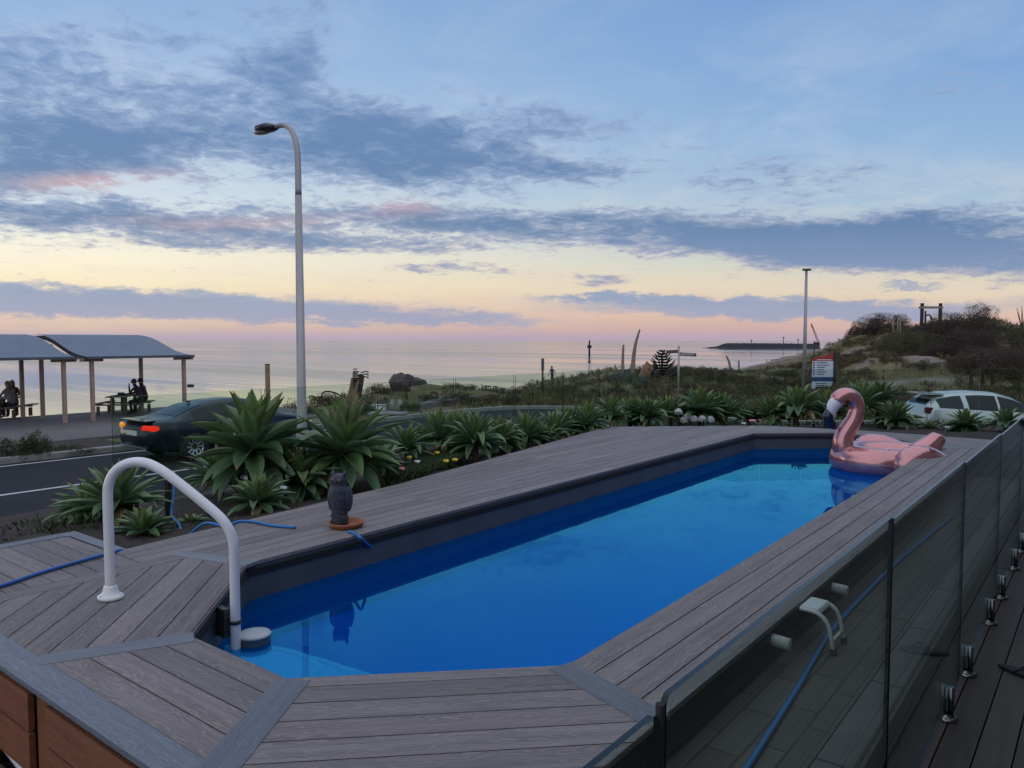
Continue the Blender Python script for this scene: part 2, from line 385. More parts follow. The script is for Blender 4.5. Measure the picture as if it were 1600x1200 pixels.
M['alloy'] = mat('alloy_rim', (0.55, 0.56, 0.58), 0.3, 0.8)
M['plate'] = mat('number_plate', (0.62, 0.62, 0.6), 0.5)
M['chrome'] = mat('chrome_strip', (0.75, 0.73, 0.7), 0.15, 1.0)
M['tail_red'] = mat('lit_tail_lamp', (0.5, 0.01, 0.005), 0.2, emit=(1.0, 0.035, 0.012), es=0.75)
M['tail_amber'] = mat('lit_indicator', (0.6, 0.2, 0.02), 0.2, emit=(1.0, 0.30, 0.03), es=0.7)
M['head_amber'] = mat('lit_front_lamp', (0.7, 0.5, 0.2), 0.2, emit=(1.0, 0.62, 0.22), es=1.2)
M['asphalt'] = mat('asphalt', (0.022, 0.024, 0.029), 0.85, spec=0.2, var=0.25, scale=0.8, bump=0.15, bscale=90)
M['line'] = mat('road_paint', (0.55, 0.55, 0.55), 0.6, var=0.25, scale=4)
M['concrete'] = mat('concrete', (0.27, 0.26, 0.25), 0.8, var=0.25, scale=2.5, bump=0.1)
M['paving'] = mat('footpath_concrete', (0.13, 0.12, 0.115), 0.8, var=0.25, scale=0.7)
M['lamp_grey'] = mat('galvanised_pole', (0.36, 0.35, 0.345), 0.45, 0.3, var=0.12, scale=2)
M['lamp_dark'] = mat('dark_lamp_casing', (0.045, 0.045, 0.05), 0.45)
M['lamp_lens'] = mat('lamp_lens', (0.5, 0.48, 0.44), 0.2)
M['roof'] = mat('blue_grey_roof_steel', (0.135, 0.165, 0.205), 0.4, 0.2, var=0.12, scale=1.2)
M['post_pink'] = mat('shelter_post_paint', (0.40, 0.27, 0.215), 0.6, var=0.2, scale=4)
M['picnic'] = mat('picnic_timber', (0.12, 0.088, 0.062), 0.7, var=0.3, scale=10)
M['old_timber'] = mat('weathered_timber', (0.30, 0.235, 0.18), 0.8, var=0.45, scale=7, bump=0.3)
M['brown_timber'] = mat('brown_timber', (0.34, 0.205, 0.12), 0.8, var=0.45, scale=6, bump=0.3)
M['dark_timber'] = mat('dark_timber', (0.035, 0.026, 0.02), 0.85, var=0.3)
M['rock'] = mat('dark_boulder', (0.085, 0.075, 0.068), 0.9, var=0.5, scale=3, bump=0.8, bscale=6)
M['breakwater'] = mat('breakwater_rock', (0.03, 0.03, 0.034), 0.95, var=0.4, scale=0.3)
M['crane'] = mat('red_crane_steel', (0.32, 0.07, 0.05), 0.6)
M['sand'] = mat('sand', (0.30, 0.25, 0.21), 0.95, var=0.2, scale=0.3)
M['sign_red'] = mat('sign_red', (0.30, 0.02, 0.015), 0.5)
M['sign_white'] = mat('sign_white', (0.52, 0.56, 0.62), 0.5)
M['sign_blue'] = mat('sign_blue', (0.012, 0.04, 0.16), 0.5)
M['sign_black'] = mat('sign_black', (0.012, 0.014, 0.016), 0.5)
M['sign_grey'] = mat('finger_sign_grey', (0.075, 0.07, 0.068), 0.6)
M['soil'] = mat('garden_soil', (0.035, 0.026, 0.020), 0.95, var=0.5, scale=5, bump=0.8, bscale=18)
M['agave'] = mat('agave_leaf', (0.120, 0.200, 0.098), 0.40, attr=True, var=0.3, scale=6, trans=0.18)
M['agave_trunk'] = mat('agave_stem', (0.14, 0.105, 0.07), 0.9, var=0.5, scale=20, bump=0.6)
M['leaf'] = mat('shrub_leaf', (0.78, 0.78, 0.78), 0.6, attr=True, spec=0.25)
M['bark'] = mat('bark', (0.07, 0.055, 0.045), 0.9, var=0.4, scale=12)
M['petal_white'] = mat('white_petal', (0.62, 0.63, 0.66), 0.6)
M['petal_pink'] = mat('pink_petal', (0.65, 0.22, 0.28), 0.6)
M['skin'] = mat('skin', (0.40, 0.23, 0.16), 0.55)
M['hair_dark'] = mat('dark_hair', (0.02, 0.014, 0.01), 0.6)
M['hair_fair'] = mat('fair_hair', (0.16, 0.095, 0.055), 0.6)
M['cloth_black'] = mat('black_cloth', (0.02, 0.018, 0.022), 0.85)
M['cloth_maroon'] = mat('maroon_cloth', (0.05, 0.018, 0.022), 0.85)
M['cloth_grey'] = mat('grey_cloth', (0.19, 0.17, 0.18), 0.85)
M['cloth_navy'] = mat('navy_cloth', (0.02, 0.025, 0.05), 0.85)
M['rubber'] = mat('black_rubber', (0.012, 0.012, 0.013), 0.7)
M['wall'] = mat('house_render', (0.16, 0.15, 0.145), 0.8, var=0.1)

# ------------------------------------------------------------------ terrain
FD = np.array([0.766, 0.643]); FN = np.array([-0.643, 0.766]); FP = np.array([-8.05, 13.1])   # line of the far garden fence
def off(x, y): return (x - FP[0]) * FN[0] + (y - FP[1]) * FN[1]
def edge_off(x): return float(np.interp(x, [-17, -9], [18.6, 12.4]))
def shore(y): return -31.5 - 0.272 * y
def sst(a, b, x): t = min(1, max(0, (x - a) / (b - a))); return t * t * (3 - 2 * t)
CX = [1000, 1120, 1180, 1230, 1262, 1290, 1320, 1360, 1400, 1440, 1480, 1520, 1560, 1600, 1800, 2200]
CYv = [600, 590, 574, 568, 561, 545, 528, 516, 509, 508, 503, 499, 505, 514, 520, 520]
CD = [150, 150, 140, 128, 115, 100, 92, 86, 82, 80, 78, 76, 74, 72, 70, 70]
def fbm(x, y, s, o=4): return mnoise.fractal(Vector((x * s, y * s, 3.7)), 1.0, 2.0, o)
def G(x, y):
    s = x - shore(y)
    z = -6.2 + 6.2 * sst(-6, 10, s) if y < 70 else -6.2 + 6.2 * sst(-8, 34 + (y - 70) * 0.05, s)
    d = -sY * x + cY * y; r = cY * x + sY * y
    if d > 12:
        px = 800 + FPX * r / d
        if px > 1060:
            zc = 3 - (np.interp(px, CX, CYv) - 532) / FPX * np.interp(px, CX, CD)
            dc = np.interp(px, CX, CD); d0 = 34.0
            t = (d - d0) / (dc - d0)
            if t > 0:
                w = sst(1140, 1215, px)
                h = (zc if t > 1 else zc * (0.55 * min(1, t) + 0.45 * sst(0, 1, t)))
                if t > 1: h = zc - (zc - z) * sst(0, .55, t - 1)
                z = z * (1 - w) + w * h
    o = off(x, y); e_ = edge_off(x); far = sst(e_, e_ + 5, o) if x > -24 else max(sst(e_, e_ + 5, o), sst(22, 26, -x))
    if s > 2 and far > 0:
        m2 = far * sst(2, 9, s)
        z += m2 * (0.42 * fbm(x, y, 0.13) + 0.18 * fbm(x + 50, y, 0.45, 3)) * (0.25 if (x < -24 and y < 21) else 1.0) * (1.6 if d > 45 and r / d > 0.3 else 1.0)
        for (mx_, my_, rr, hh) in MOUNDS: z += hh * math.exp(-((x - mx_) ** 2 + (y - my_) ** 2) / rr ** 2)
    return z
MOUNDS = []
for px, D, rr, hh in ((960, 47, 5.0, 0.8), (860, 50, 8.0, -0.75), (820, 58, 8.0, -0.6), (1010, 50, 5, 0.7), (720, 42, 4, 0.35), (560, 40, 4, 0.3), (1120, 60, 8, 0.5)):
    p = dp(px, 560, D); MOUNDS.append((p[0], p[1], rr, hh))
def hit(px, py, lo=14.0, hi=500.0):
    r = ray(px, py); t = lo; st = 0.5
    while t < hi:
        p = EYE + r * t
        if p[2] < G(p[0], p[1]): 
            for _ in range(12):
                st *= 0.5; p = EYE + r * t
                t = t - st if p[2] < G(p[0], p[1]) else t + st
            p = EYE + r * t; return np.array([p[0], p[1], G(p[0], p[1])])
        st = max(0.4, t * 0.01); t += st
    return None
def onG(px, D, sink=0.05):
    p = dp(px, 532, D); return (p[0], p[1], G(p[0], p[1]) - sink)

SANDC = []
def sandy(x, y):
    v = 0.0
    for (a, b, ra, rb) in SANDC:
        dx, dy = x - a, y - b; u = (dx * cY + dy * sY) / ra; w = (-dx * sY + dy * cY) / rb
        v = max(v, 1.1 - math.hypot(u, w) + .8 * fbm(x, y, .45, 4))
    return min(1, max(0, v * 2.0))
for px, py, ra, rb in ((1352, 543, 2.4, 3.2), (1330, 552, 2.2, 2.4), (1377, 556, 2.3, 2.6), (1440, 560, 2.8, 3.0), (1420, 568, 2.6, 1.6), (1350, 566, 2.2, 1.6), (1500, 556, 3.4, 1.6), (1225, 590, 2.2, 2.0), (1310, 574, 1.6, 1.6), (1385, 600, 3.0, 1.8), (1560, 604, 3.6, 1.6), (1460, 592, 2.5, 1.4), (1280, 598, 1.8, 1.4)):
    q_ = hit(px, py)
    if q_ is not None: SANDC.append((q_[0], q_[1], ra * .62, rb * .62))
def ground_mat():
    m = bpy.data.materials.new('dune_ground'); m.use_nodes = True; n = NT(m.node_tree)
    out = n.node('ShaderNodeOutputMaterial'); p = n.node('ShaderNodeBsdfPrincipled'); n.link(p.outputs[0], out.inputs[0])
    tc = n.node('ShaderNodeTexCoord').outputs['Object']
    a = n.noise(tc, 0.10, 6, 0.6, 0.4); b = n.noise(tc, 0.55, 6, 0.65); c3 = n.noise(tc, 4.0, 5, 0.6)
    veg = n.mix(n.smooth(b, 0.35, 0.65), (0.11, 0.098, 0.045), (0.19, 0.155, 0.075))
    veg = n.mix(n.m('MULTIPLY', n.smooth(c3, 0.4, 0.7), 0.6), veg, (0.030, 0.034, 0.018))
    sand = n.mix(n.smooth(b, 0.3, 0.7), (0.25, 0.205, 0.175), (0.17, 0.14, 0.118))
    f = n.smooth(n.m('ADD', a, n.m('MULTIPLY', n.m('SUBTRACT', b, 0.5), 0.55)), 0.55, 0.62)
    geo = n.node('ShaderNodeNewGeometry'); sp = n.node('ShaderNodeSeparateXYZ'); n.link(geo.outputs['Position'], sp.inputs[0])
    beach = n.smooth(sp.outputs[2], -2.4, -3.6)
    f = n.m('MAXIMUM', f, beach)
    f = n.m('MAXIMUM', f, n.node('ShaderNodeAttribute', attribute_name='sand').outputs['Fac'])
    n.link(n.mix(f, veg, sand), p.inputs['Base Color']); p.inputs['Roughness'].default_value = 0.95; p.inputs['Specular IOR Level'].default_value = 0.15
    bp = n.node('ShaderNodeBump'); bp.inputs['Strength'].default_value = 0.8; bp.inputs['Distance'].default_value = 0.15
    n.link(n.m('ADD', b, n.m('MULTIPLY', c3, 0.4)), bp.inputs['Height']); n.link(bp.outputs[0], p.inputs['Normal'])
    return m
M['ground'] = ground_mat()
def build_terrain():
    na, nr = 360, 170
    az = np.linspace(-1.25, 1.25, na); rr = np.concatenate([np.linspace(2, 12, 8), np.geomspace(13, 700, nr - 8)])
    V = []; F = []
    for i, r in enumerate(rr):
        for j, a in enumerate(az):
            x = r * (math.sin(a) * cY - math.cos(a) * sY); y = r * (math.sin(a) * sY + math.cos(a) * cY)
            z = G(x, y) - 0.03
            if off(x, y) < 5.0 and x > -12.9: z = -0.35
            V.append((x, y, z))
    for i in range(nr - 1):
        for j in range(na - 1): F.append((i * na + j, i * na + j + 1, (i + 1) * na + j + 1, (i + 1) * na + j))
    me = np_mesh('terrain', V, F, smooth=True); at = me.attributes.new('sand', 'FLOAT', 'POINT'); at.data.foreach_set('value', [sandy(v[0], v[1]) if off(v[0], v[1]) > 10 else 0.0 for v in V])
    o = link('terrain', me, M['ground']); tag(o, kind='structure', label='sandy coastal ground and dune rising to the right', cat='terrain')
build_terrain()

def sea_mat():
    m = bpy.data.materials.new('calm_sea'); m.use_nodes = True; n = NT(m.node_tree)
    out = n.node('ShaderNodeOutputMaterial'); p = n.node('ShaderNodeBsdfPrincipled'); n.link(p.outputs[0], out.inputs[0])
    p.inputs['Base Color'].default_value = (0.02, 0.045, 0.06, 1); p.inputs['IOR'].default_value = 1.4; p.inputs['Specular IOR Level'].default_value = 0.7
    tc = n.node('ShaderNodeTexCoord').outputs['Object']
    mp = n.node('ShaderNodeMapping'); n.link(tc, mp.inputs[0]); mp.inputs['Rotation'].default_value = (0, 0, -YAW); mp.inputs['Scale'].default_value = (0.05, 0.35, 1)
    a = n.noise(mp.outputs[0], 1.0, 4, 0.6); b = n.noise(mp.outputs[0], 0.12, 3, 0.5)
    mp2 = n.node('ShaderNodeMapping'); n.link(tc, mp2.inputs[0]); mp2.inputs['Rotation'].default_value = (0, 0, -YAW); mp2.inputs['Scale'].default_value = (0.0022, 0.022, 1)
    lane = n.smooth(n.noise(mp2.outputs[0], 1.0, 6, 0.65), 0.38, 0.62)
    n.link(n.m('ADD', 0.04, n.m('MULTIPLY', lane, 0.14)), p.inputs['Roughness'])
    bp = n.node('ShaderNodeBump'); bp.inputs['Strength'].default_value = 0.5; bp.inputs['Distance'].default_value = 0.10
    n.link(n.m('MULTIPLY', n.m('ADD', a, n.m('MULTIPLY', b, 2.0)), n.m('ADD', lane, 0.25)), bp.inputs['Height']); n.link(bp.outputs[0], p.inputs['Normal'])
    return m
s_ = MB(); s_.add([(-42000, -42000, -5), (42000, -42000, -5), (42000, 42000, -5), (-42000, 42000, -5)], [(0, 1, 2, 3)])
tag(s_.build('sea', sea_mat()), kind='structure', label='calm sea to the horizon', cat='sea')

# road: an L that comes from the left and turns away to the right behind the garden
def offpt(o, t): p = FP + FN * o + FD * t; return (p[0], p[1])
def line_x(o, x): t = (x - (FP + FN * o)[0]) / FD[0]; return offpt(o, t), t
(ic, it_), (oc, ot) = line_x(5.4, -13.4), line_x(18.0, -21.3)
outer = [(-21.3, -70), (-21.3, 23.6), (-21.0, 25.6), (-20.2, 27.0), (-18.8, 27.9), (-17.2, 28.3), (-15.4, 28.3), (-13.4, 27.9), (-11.4, 27.4), (-9.6, 27.3)] + [offpt(11.8, q) for q in (9.6, 80)]
inner = [offpt(5.4, 80)] + [offpt(5.4, it_ + q) for q in (3.5, 1.8)] + [(-13.25, ic[1] - 0.9), (-13.4, ic[1] - 2.5), (-13.4, -70)]
rd = MB(); rd.prism(outer + inner, -0.3, 0.004); tag(rd.build('road', M['asphalt']), kind='structure', label='dark asphalt road along the garden', cat='road')
mk = MB()
def strip(pts, w, z0=0.0, z1=0.008):
    for a, b in zip(pts[:-1], pts[1:]): mk.beam((*a, (z0 + z1) / 2), (*b, (z0 + z1) / 2), w, z1 - z0)
strip([(-13.62, -60), (-13.62, ic[1] - 2.5)], 0.12); strip([(-16.9, -60), (-16.9, 20.5)], 0.12); strip([(-20.75, -60), (-20.75, 18.2)], 0.10)
tag(mk.build('road_marking', M['line']), kind='structure', label='white painted road lines', cat='road marking')
kb = MB()
for a, b in zip(outer[:-1], outer[1:]): kb.beam((a[0], a[1], 0.02), (b[0], b[1], 0.02), 0.34, 0.24)
for a, b in zip(inner[:-1], inner[1:]): kb.beam((a[0], a[1], 0.02), (b[0], b[1], 0.02), 0.34, 0.22)
tag(kb.build('kerb', M['concrete'], bevel=0.02), kind='structure', label='concrete kerb edging the road', cat='kerb')
fp = MB(); fp.prism([(-24.4, -60), (-33.2, -60), (-33.2, 19.6), (-29, 20.6), (-24.4, 19.4)], -0.4, 0.05)
P1 = [gp(x, y, 0)[:2] for x, y in ((652, 641), (776, 622), (745, 619), (690, 625))]
fp.prism(P1, -0.3, 0.24); fp.prism([gp(x, y, 0)[:2] for x, y in ((575, 656), (618, 653), (614, 647), (582, 648))], -0.3, 0.16)
tag(fp.build('footpath', M['paving']), kind='structure', label='concrete footpath and picnic paving by the sea', cat='footpath')

# ------------------------------------------------------------------ deck, pool
ZD = 1.55; ZW = 1.30; ZP = 1.32; ZV = 1.13
def clip(poly, n, d):                  # keep n.p <= d
    out = []
    for i in range(len(poly)):
        a, b = poly[i], poly[(i + 1) % len(poly)]
        da = n[0] * a[0] + n[1] * a[1] - d; db = n[0] * b[0] + n[1] * b[1] - d
        if da <= 0: out.append(a)
        if (da < 0 < db) or (db < 0 < da):
            t = da / (da - db); out.append((a[0] + (b[0] - a[0]) * t, a[1] + (b[1] - a[1]) * t))
    return out
def boards(name, poly, dirv, material, parent, pitch=0.145, gap=0.007, z=ZD, th=0.024, phase=None, var=0.16, cuts=()):
    d = np.array(dirv, float); d /= np.linalg.norm(d); nn = np.array([-d[1], d[0]])
    q = [np.dot(nn, p) for p in poly]; lo, hi = min(q), max(q)
    if phase is None: phase = lo
    k0 = math.floor((lo - phase) / pitch); V = []; F = []; UV = []; C = []
    k = k0
    while phase + k * pitch < hi - 0.004:
        a = phase + k * pitch + gap / 2; b = a + pitch - gap
        strip_ = clip(clip(list(poly), nn, b), -nn, -a)
        cutv = [-1e9] + list(cuts) + [1e9]
        for c0, c1 in zip(cutv[:-1], cutv[1:]):
            pc = strip_
            if c0 > -1e8: pc = clip(pc, -d, -(c0 + 0.002)) if pc else pc
            if c1 < 1e8: pc = clip(pc, d, c1 - 0.002) if pc else pc
            if not pc or len(pc) < 3: continue
            ou, ov = random.random() * 40, random.random() * 40; cv = 1 + random.uniform(-var, var); ct = (cv * random.uniform(.98, 1.02), cv, cv * random.uniform(.97, 1.03))
            n = len(pc); o = len(V)
            ar = sum(pc[i][0] * pc[(i + 1) % n][1] - pc[(i + 1) % n][0] * pc[i][1] for i in range(n))
            if ar < 0: pc = pc[::-1]
            e = 0.004; cen = np.mean(pc, axis=0)
            ring1 = []
            for p in pc:
                v = cen - np.array(p); L = np.linalg.norm(v) + 1e-9; ring1.append(tuple(np.array(p) + v / L * min(e, L * .3)))
            V += [(p[0], p[1], z - th) for p in pc] + [(p[0], p[1], z - 0.003) for p in pc] + [(p[0], p[1], z) for p in ring1]
            fl = [tuple(o + 2 * n + i for i in range(n))]
            for lv in (0, 1):
                fl += [(o + lv * n + i, o + lv * n + (i + 1) % n, o + (lv + 1) * n + (i + 1) % n, o + (lv + 1) * n + i) for i in range(n)]
            for f in fl:
                F.append(f); C.append(ct)
                UV.append([(np.dot(d, V[i][:2]) + ou, np.dot(nn, V[i][:2]) + ov + (V[i][2] - z)) for i in f])
        k += 1
    me = bpy.data.meshes.new(name); me.from_pydata(V, [], F)
    uv = me.uv_layers.new(name='UVMap'); uv.data.foreach_set('uv', [c for f in UV for p in f for c in p])
    at = me.attributes.new('col', 'FLOAT_COLOR', 'FACE'); at.data.foreach_set('color', [x for c in C for x in (*c, 1)])
    me.update(); return link(name, me, material, parent)
def wbox(name, boxes, material, parent, axis=0):
    """boxes with UVs along an axis, for timber faces"""
    mb = MB()
    for b in boxes: mb.box(*b)
    me = mb.mesh(name); uv = me.uv_layers.new(name='UVMap'); L = []
    for pl in me.polygons:
        oo = (pl.index // 6) * 3.3
        for vi in pl.vertices:
            c = me.vertices[vi].co; L += [c[axis] + oo, (c[1 - axis] + c[2]) + oo]
    uv.data.foreach_set('uv', L)
    at = me.attributes.new('col', 'FLOAT_COLOR', 'FACE'); at.data.foreach_set('color', [1.0] * 4 * len(me.polygons))
    return link(name, me, material, parent)
A_, B_, C_, D_ = (-4.40, 2.83), (-3.53, 1.95), (-2.75, 1.95), (-1.88, 2.80)
E_, F_, G_, H_ = (-1.88, 11.75), (-2.72, 12.62), (-3.45, 12.62), (-4.40, 11.80)
OCT = [A_, B_, C_, D_, E_, F_, G_, H_]
deck = empty('pool_deck', (0, 0, 0), kind='structure', label='grey brown composite board deck around the pool', cat='deck')
bd = lambda poly, d, **k: boards('deck_boards', poly, d, M['deck'], deck, **k)
XO = -1.32
bd([D_, E_, (XO, 12.1), (XO, 2.6)], (0, 1), phase=-(-1.88), cuts=(7.05,)) if False else bd([D_, E_, (XO, 12.1), (XO, 2.6)], (0, 1), pitch=0.14, phase=1.32, cuts=(7.05,))
bd([C_, D_, (XO, 2.6), (XO, 1.38), (-2.4, 1.38)], (D_[0] - C_[0], D_[1] - C_[1]), pitch=0.146)
bd([B_, C_, (-2.4, 1.38), (-3.78, 1.38)], (1, 0), pitch=0.1425, phase=1.38)
bd([A_, B_, (-3.78, 1.38), (-4.83, 1.38), (-4.83, 2.70)], (B_[0] - A_[0], B_[1] - A_[1]), pitch=0.146)
bd([(-4.83, 1.38), (-4.97, 1.38), (-4.97, 2.66), (-4.83, 2.70)], (0, 1), pitch=0.14, phase=4.83)
bd([A_, (-4.83, 2.70), (-4.97, 2.66), (-4.97, 2.42), (-5.37, 2.42), (-5.65, 5.3), (-6.58, 10.6), (-6.83, 11.0), (-4.78, 12.83), H_], (0, 1), pitch=0.14, phase=4.40, cuts=(4.95, 7.6, 10.1))
bd([H_, (-4.78, 12.83), (-4.65, 12.95), (-3.25, 13.2), G_], (G_[0] - H_[0], G_[1] - H_[1]))
bd([G_, (-3.25, 13.2), (-2.5, 13.19), F_], (1, 0))
bd([F_, (-2.5, 13.19), (-1.28, 13.12), (XO, 12.1), E_], (E_[0] - F_[0], E_[1] - F_[1]))
bd([(-6.2, -4), (-4.97, -4), (-4.97, 2.42), (-6.06, 2.42)], (1, 0), pitch=0.129, phase=1.76)
def trim(a, b, w=0.14, z=ZD + 0.003):
    a, b = np.array(a), np.array(b); d = (b - a) / np.linalg.norm(b - a); n_ = np.array([-d[1], d[0]]) * w / 2
    boards('trim_board', [tuple(a - n_), tuple(b - n_), tuple(b + n_), tuple(a + n_)], d, M['trim'], deck, pitch=w + 0.02, z=z, phase=float(np.dot([-d[1], d[0]], a)) - w / 2 - 0.01)
trim((-3.50, 1.95), (-3.80, 1.36), 0.13); trim((-2.72, 1.96), (-2.33, 1.36), 0.15); trim((-1.90, 2.78), (-1.33, 2.60), 0.14); trim((-4.38, 2.84), (-4.98, 2.68), 0.12); trim((-1.88, 11.72), (-1.33, 12.05), 0.13)
trim((-4.99, 1.31), (-1.32, 1.31), 0.142, ZD + 0.001); trim((-6.20, 2.46), (-5.37, 2.46), 0.10, ZD); trim((-6.13, -4), (-6.13, 2.41), 0.12, ZD + .003)
fa = MB()                             # slate band under the coping, down into the water
for a, b in zip(OCT, OCT[1:] + OCT[:1]):
    a, b = np.array(a), np.array(b); d = (b - a) / np.linalg.norm(b - a); n_ = np.array([d[1], -d[0]]) * 1.0
    cen = np.array([-3.1, 7.3]); 
    if np.dot(cen - a, n_) < 0: n_ = -n_
    a2 = a - n_ * 0.012 - d * 0.01; b2 = b - n_ * 0.012 + d * 0.01
    fa.beam((*(a2 - n_ * .012), 1.26), (*(b2 - n_ * .012), 1.26), 0.024, 0.53)
fa.build('fascia', M['fascia'], deck)
edge = MB(); 
for a, b in [((XO, 1.24), (XO, 12.1)), ((XO, 12.1), (-1.28, 13.12)), ((-1.28, 13.12), (-3.25, 13.2)), ((-3.25, 13.2), (-4.65, 12.95)), ((-4.65, 12.95), (-6.83, 11.0)), ((-6.83, 11.0), (-6.58, 10.6)), ((-6.58, 10.6), (-5.65, 5.3)), ((-5.65, 5.3), (-5.36, 2.44)), ((-5.36, 2.44), (-6.2, 2.44)), ((-6.2, 2.44), (-6.2, -4))]:
    a, b = np.array(a), np.array(b); d = (b - a) / np.linalg.norm(b - a); c0 = np.array([-3.2, 6]); n_ = np.array([d[1], -d[0]])
    if np.dot(c0 - a, n_) < 0: n_ = -n_
    a, b = a + n_ * .03, b + n_ * .03
    edge.beam((*a, 1.44), (*b, 1.44), 0.03, 0.16)
edge.build('edge_board', M['black'], deck)
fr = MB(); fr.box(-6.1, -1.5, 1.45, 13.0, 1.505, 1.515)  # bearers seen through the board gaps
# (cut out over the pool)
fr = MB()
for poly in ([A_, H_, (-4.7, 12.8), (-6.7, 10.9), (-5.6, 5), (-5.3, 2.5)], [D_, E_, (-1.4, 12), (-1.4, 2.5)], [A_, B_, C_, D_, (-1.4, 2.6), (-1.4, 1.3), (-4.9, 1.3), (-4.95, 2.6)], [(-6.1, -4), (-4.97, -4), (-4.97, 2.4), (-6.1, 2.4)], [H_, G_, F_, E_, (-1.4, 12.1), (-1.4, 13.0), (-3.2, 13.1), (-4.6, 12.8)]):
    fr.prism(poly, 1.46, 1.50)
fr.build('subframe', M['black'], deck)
# timber steps side below the front edge
sd = empty('timber_screen', (0, 1.2, 0), label='oiled red brown board screen under the near deck edge', cat='timber screen')
def local(boxes): return [(b[0], b[1], b[2] - 1.2, b[3] - 1.2, b[4], b[5]) for b in boxes]
for x0, x1 in ((-6.0, -3.62), (-3.44, -1.4)):
    wbox('board', local([(x0, x1, 1.255, 1.28, 1.32, 1.485)]), M['timber'], sd); wbox('board', local([(x0, x1, 1.255, 1.28, 1.13, 1.305)]), M['timber'], sd)
for x in (-3.53, -5.2, -1.5):
    wbox('post', local([(x - .075, x + .075, 1.285, 1.37, 0.7, 1.5)]), M['timber'], sd, 1)

# swimming pool
def liner_mat():
    return mat('blue_pool_liner', (0.008, 0.20, 0.66), 0.5, var=0.08, scale=0.6)
pool = empty('swimming_pool', (-3.1, 7.2, 0), label='long eight sided plunge pool with deep blue liner set in the deck', cat='swimming pool')
sh = MB(); pc = (-3.1, 7.2)
inn = [((p[0] - pc[0]) * 1.0, (p[1] - pc[1]) * 1.0) for p in OCT]
n8 = len(inn); ex = [(p[0] * 1.012 + (0.02 if p[0] > 0 else -.02), p[1] * 1.004 + (.02 if p[1] > 0 else -.02)) for p in inn]
prof_ = [(0.0, 1.25)] + [(.95 * (1 - math.cos(R(a))), 1.22 - 1.15 * math.sin(R(a))) for a in (10, 20, 30, 40, 50, 60, 70, 80, 90)]
rings_ = [[(p[0] * (1 - i_ / 1.28), p[1] * (1 - i_ / 5.4), z__) for p in ex] for i_, z__ in prof_]
sh.add([p for r_ in rings_ for p in r_], [(j * n8 + i, j * n8 + (i + 1) % n8, (j + 1) * n8 + (i + 1) % n8, (j + 1) * n8 + i) for j in range(len(rings_) - 1) for i in range(n8)] + [tuple((len(rings_) - 1) * n8 + i for i in range(n8))], 0, True)
sh.build('liner', liner_mat(), pool)
stp = mat('pale_step_fibreglass', (0.62, 0.72, 0.76), 0.5, var=0.08, scale=3)
c0 = np.array([-3.46, 1.98])
for rx, z1, sh_ in ((0.60, 1.275, 0), (0.84, 1.14, 0), (1.08, 1.00, 0), (1.32, 0.86, 0)):
    st = MB(); pr = []
    for k in range(48):
        t = 2 * math.pi * k / 48
        q = (c0[0] + rx * math.cos(t) * 0.98, c0[1] + rx * math.sin(t) * .98); pr.append(q)
    pr = clip(clip(pr, (-.7108, -.7034), 0.7108 * 4.40 - 0.7034 * 2.83 - 0.02), (0.7, -0.714), 0.7 * -2.75 - 0.714 * 1.95 - .02)
    pr = clip(clip(pr, (-1, 0), 4.37), (0, -1), -1.98)
    pr = [(p[0] - pc[0], p[1] - pc[1]) for p in pr]
    st.prism(pr, z1 - 0.16, z1); so_ = st.build('step', stp, pool, bevel=0.015)
    cc_ = np.array([c0[0] - pc[0], c0[1] - pc[1]]); nm_ = MB(); n_ = len(pr); inn_ = [tuple(cc_ + (np.array(p) - cc_) * (1 - .045 / rx)) for p in pr]; out_ = [tuple(cc_ + (np.array(p) - cc_) * .995) for p in pr]
    for i in range(n_):
        if min(np.hypot(*(np.array(pr[i]) - cc_)), np.hypot(*(np.array(pr[(i + 1) % n_]) - cc_))) > rx * .96:
            nm_.add([(*inn_[i], z1 + .003), (*out_[i], z1 + .003), (*out_[(i + 1) % n_], z1 + .003), (*inn_[(i + 1) % n_], z1 + .003)], [(0, 1, 2, 3)])
    nm_.build('nosing', M['white_plastic'], so_)
pf = MB()
for yy in (3.89, 4.96): 
    pf.tube([(XO - 0.10 - pc[0], yy - pc[1], 1.465), (XO + 0.075 - pc[0], yy - pc[1], 1.455)], 0.030, 16)
    pf.build('outlet_pipe', M['white_plastic'], pool); pf = MB()
wl = MB(); wl.box(XO - 0.16 - pc[0], XO - 0.10 - pc[0], 1.4 - pc[1], 12.2 - pc[1], 0.9, 1.46); wl.build('outer_wall', M['fascia'], pool)
sk = MB(); sk.box(-1.905 - pc[0], -1.86 - pc[0], 4.02 - pc[1], 5.55 - pc[1], 1.285, 1.34); sk.build('return_strip', M['white_plastic'], pool, bevel=0.008)
wm = fres_mix('pool_water', (0.22, 0.70, 0.97), (0.16, 0.84, 1.0), 1.62, 0.0, (0.12, 1.7, 0.01), (0.0, 0.085, 0.50), 0.30)
wt = MB(); wt.add([(p[0] * 1.0, p[1], ZW) for p in OCT], [tuple(range(8))]); tag(wt.build('pool_water', wm), kind='structure', label='still blue water of the pool', cat='water')
p = gp(398, 1003, ZW); fr_ = empty('pool_floater', (p[0], p[1], ZW - .012), 0, 'round floating dispenser with a pale lid in the water beside the handrail', 'pool floater')
fl = MB(); fl.lathe([(0, -.10), (0.06, -.10), (0.08, -.08), (0.086, 0.0), (0.088, .05)], 32); fl.build('body', mat('dark_floater_side', (.07, .10, .12), .5), fr_)  # side darker than the lid
fl = MB(); fl.lathe([(0.088, .05), (0.091, .053), (0.091, .060), (0.085, .066), (0.03, .069), (0, .069)], 32); fl.build('lid', mat('pale_grey_lid', (.42, .47, .5), .45, var=.15), fr_)

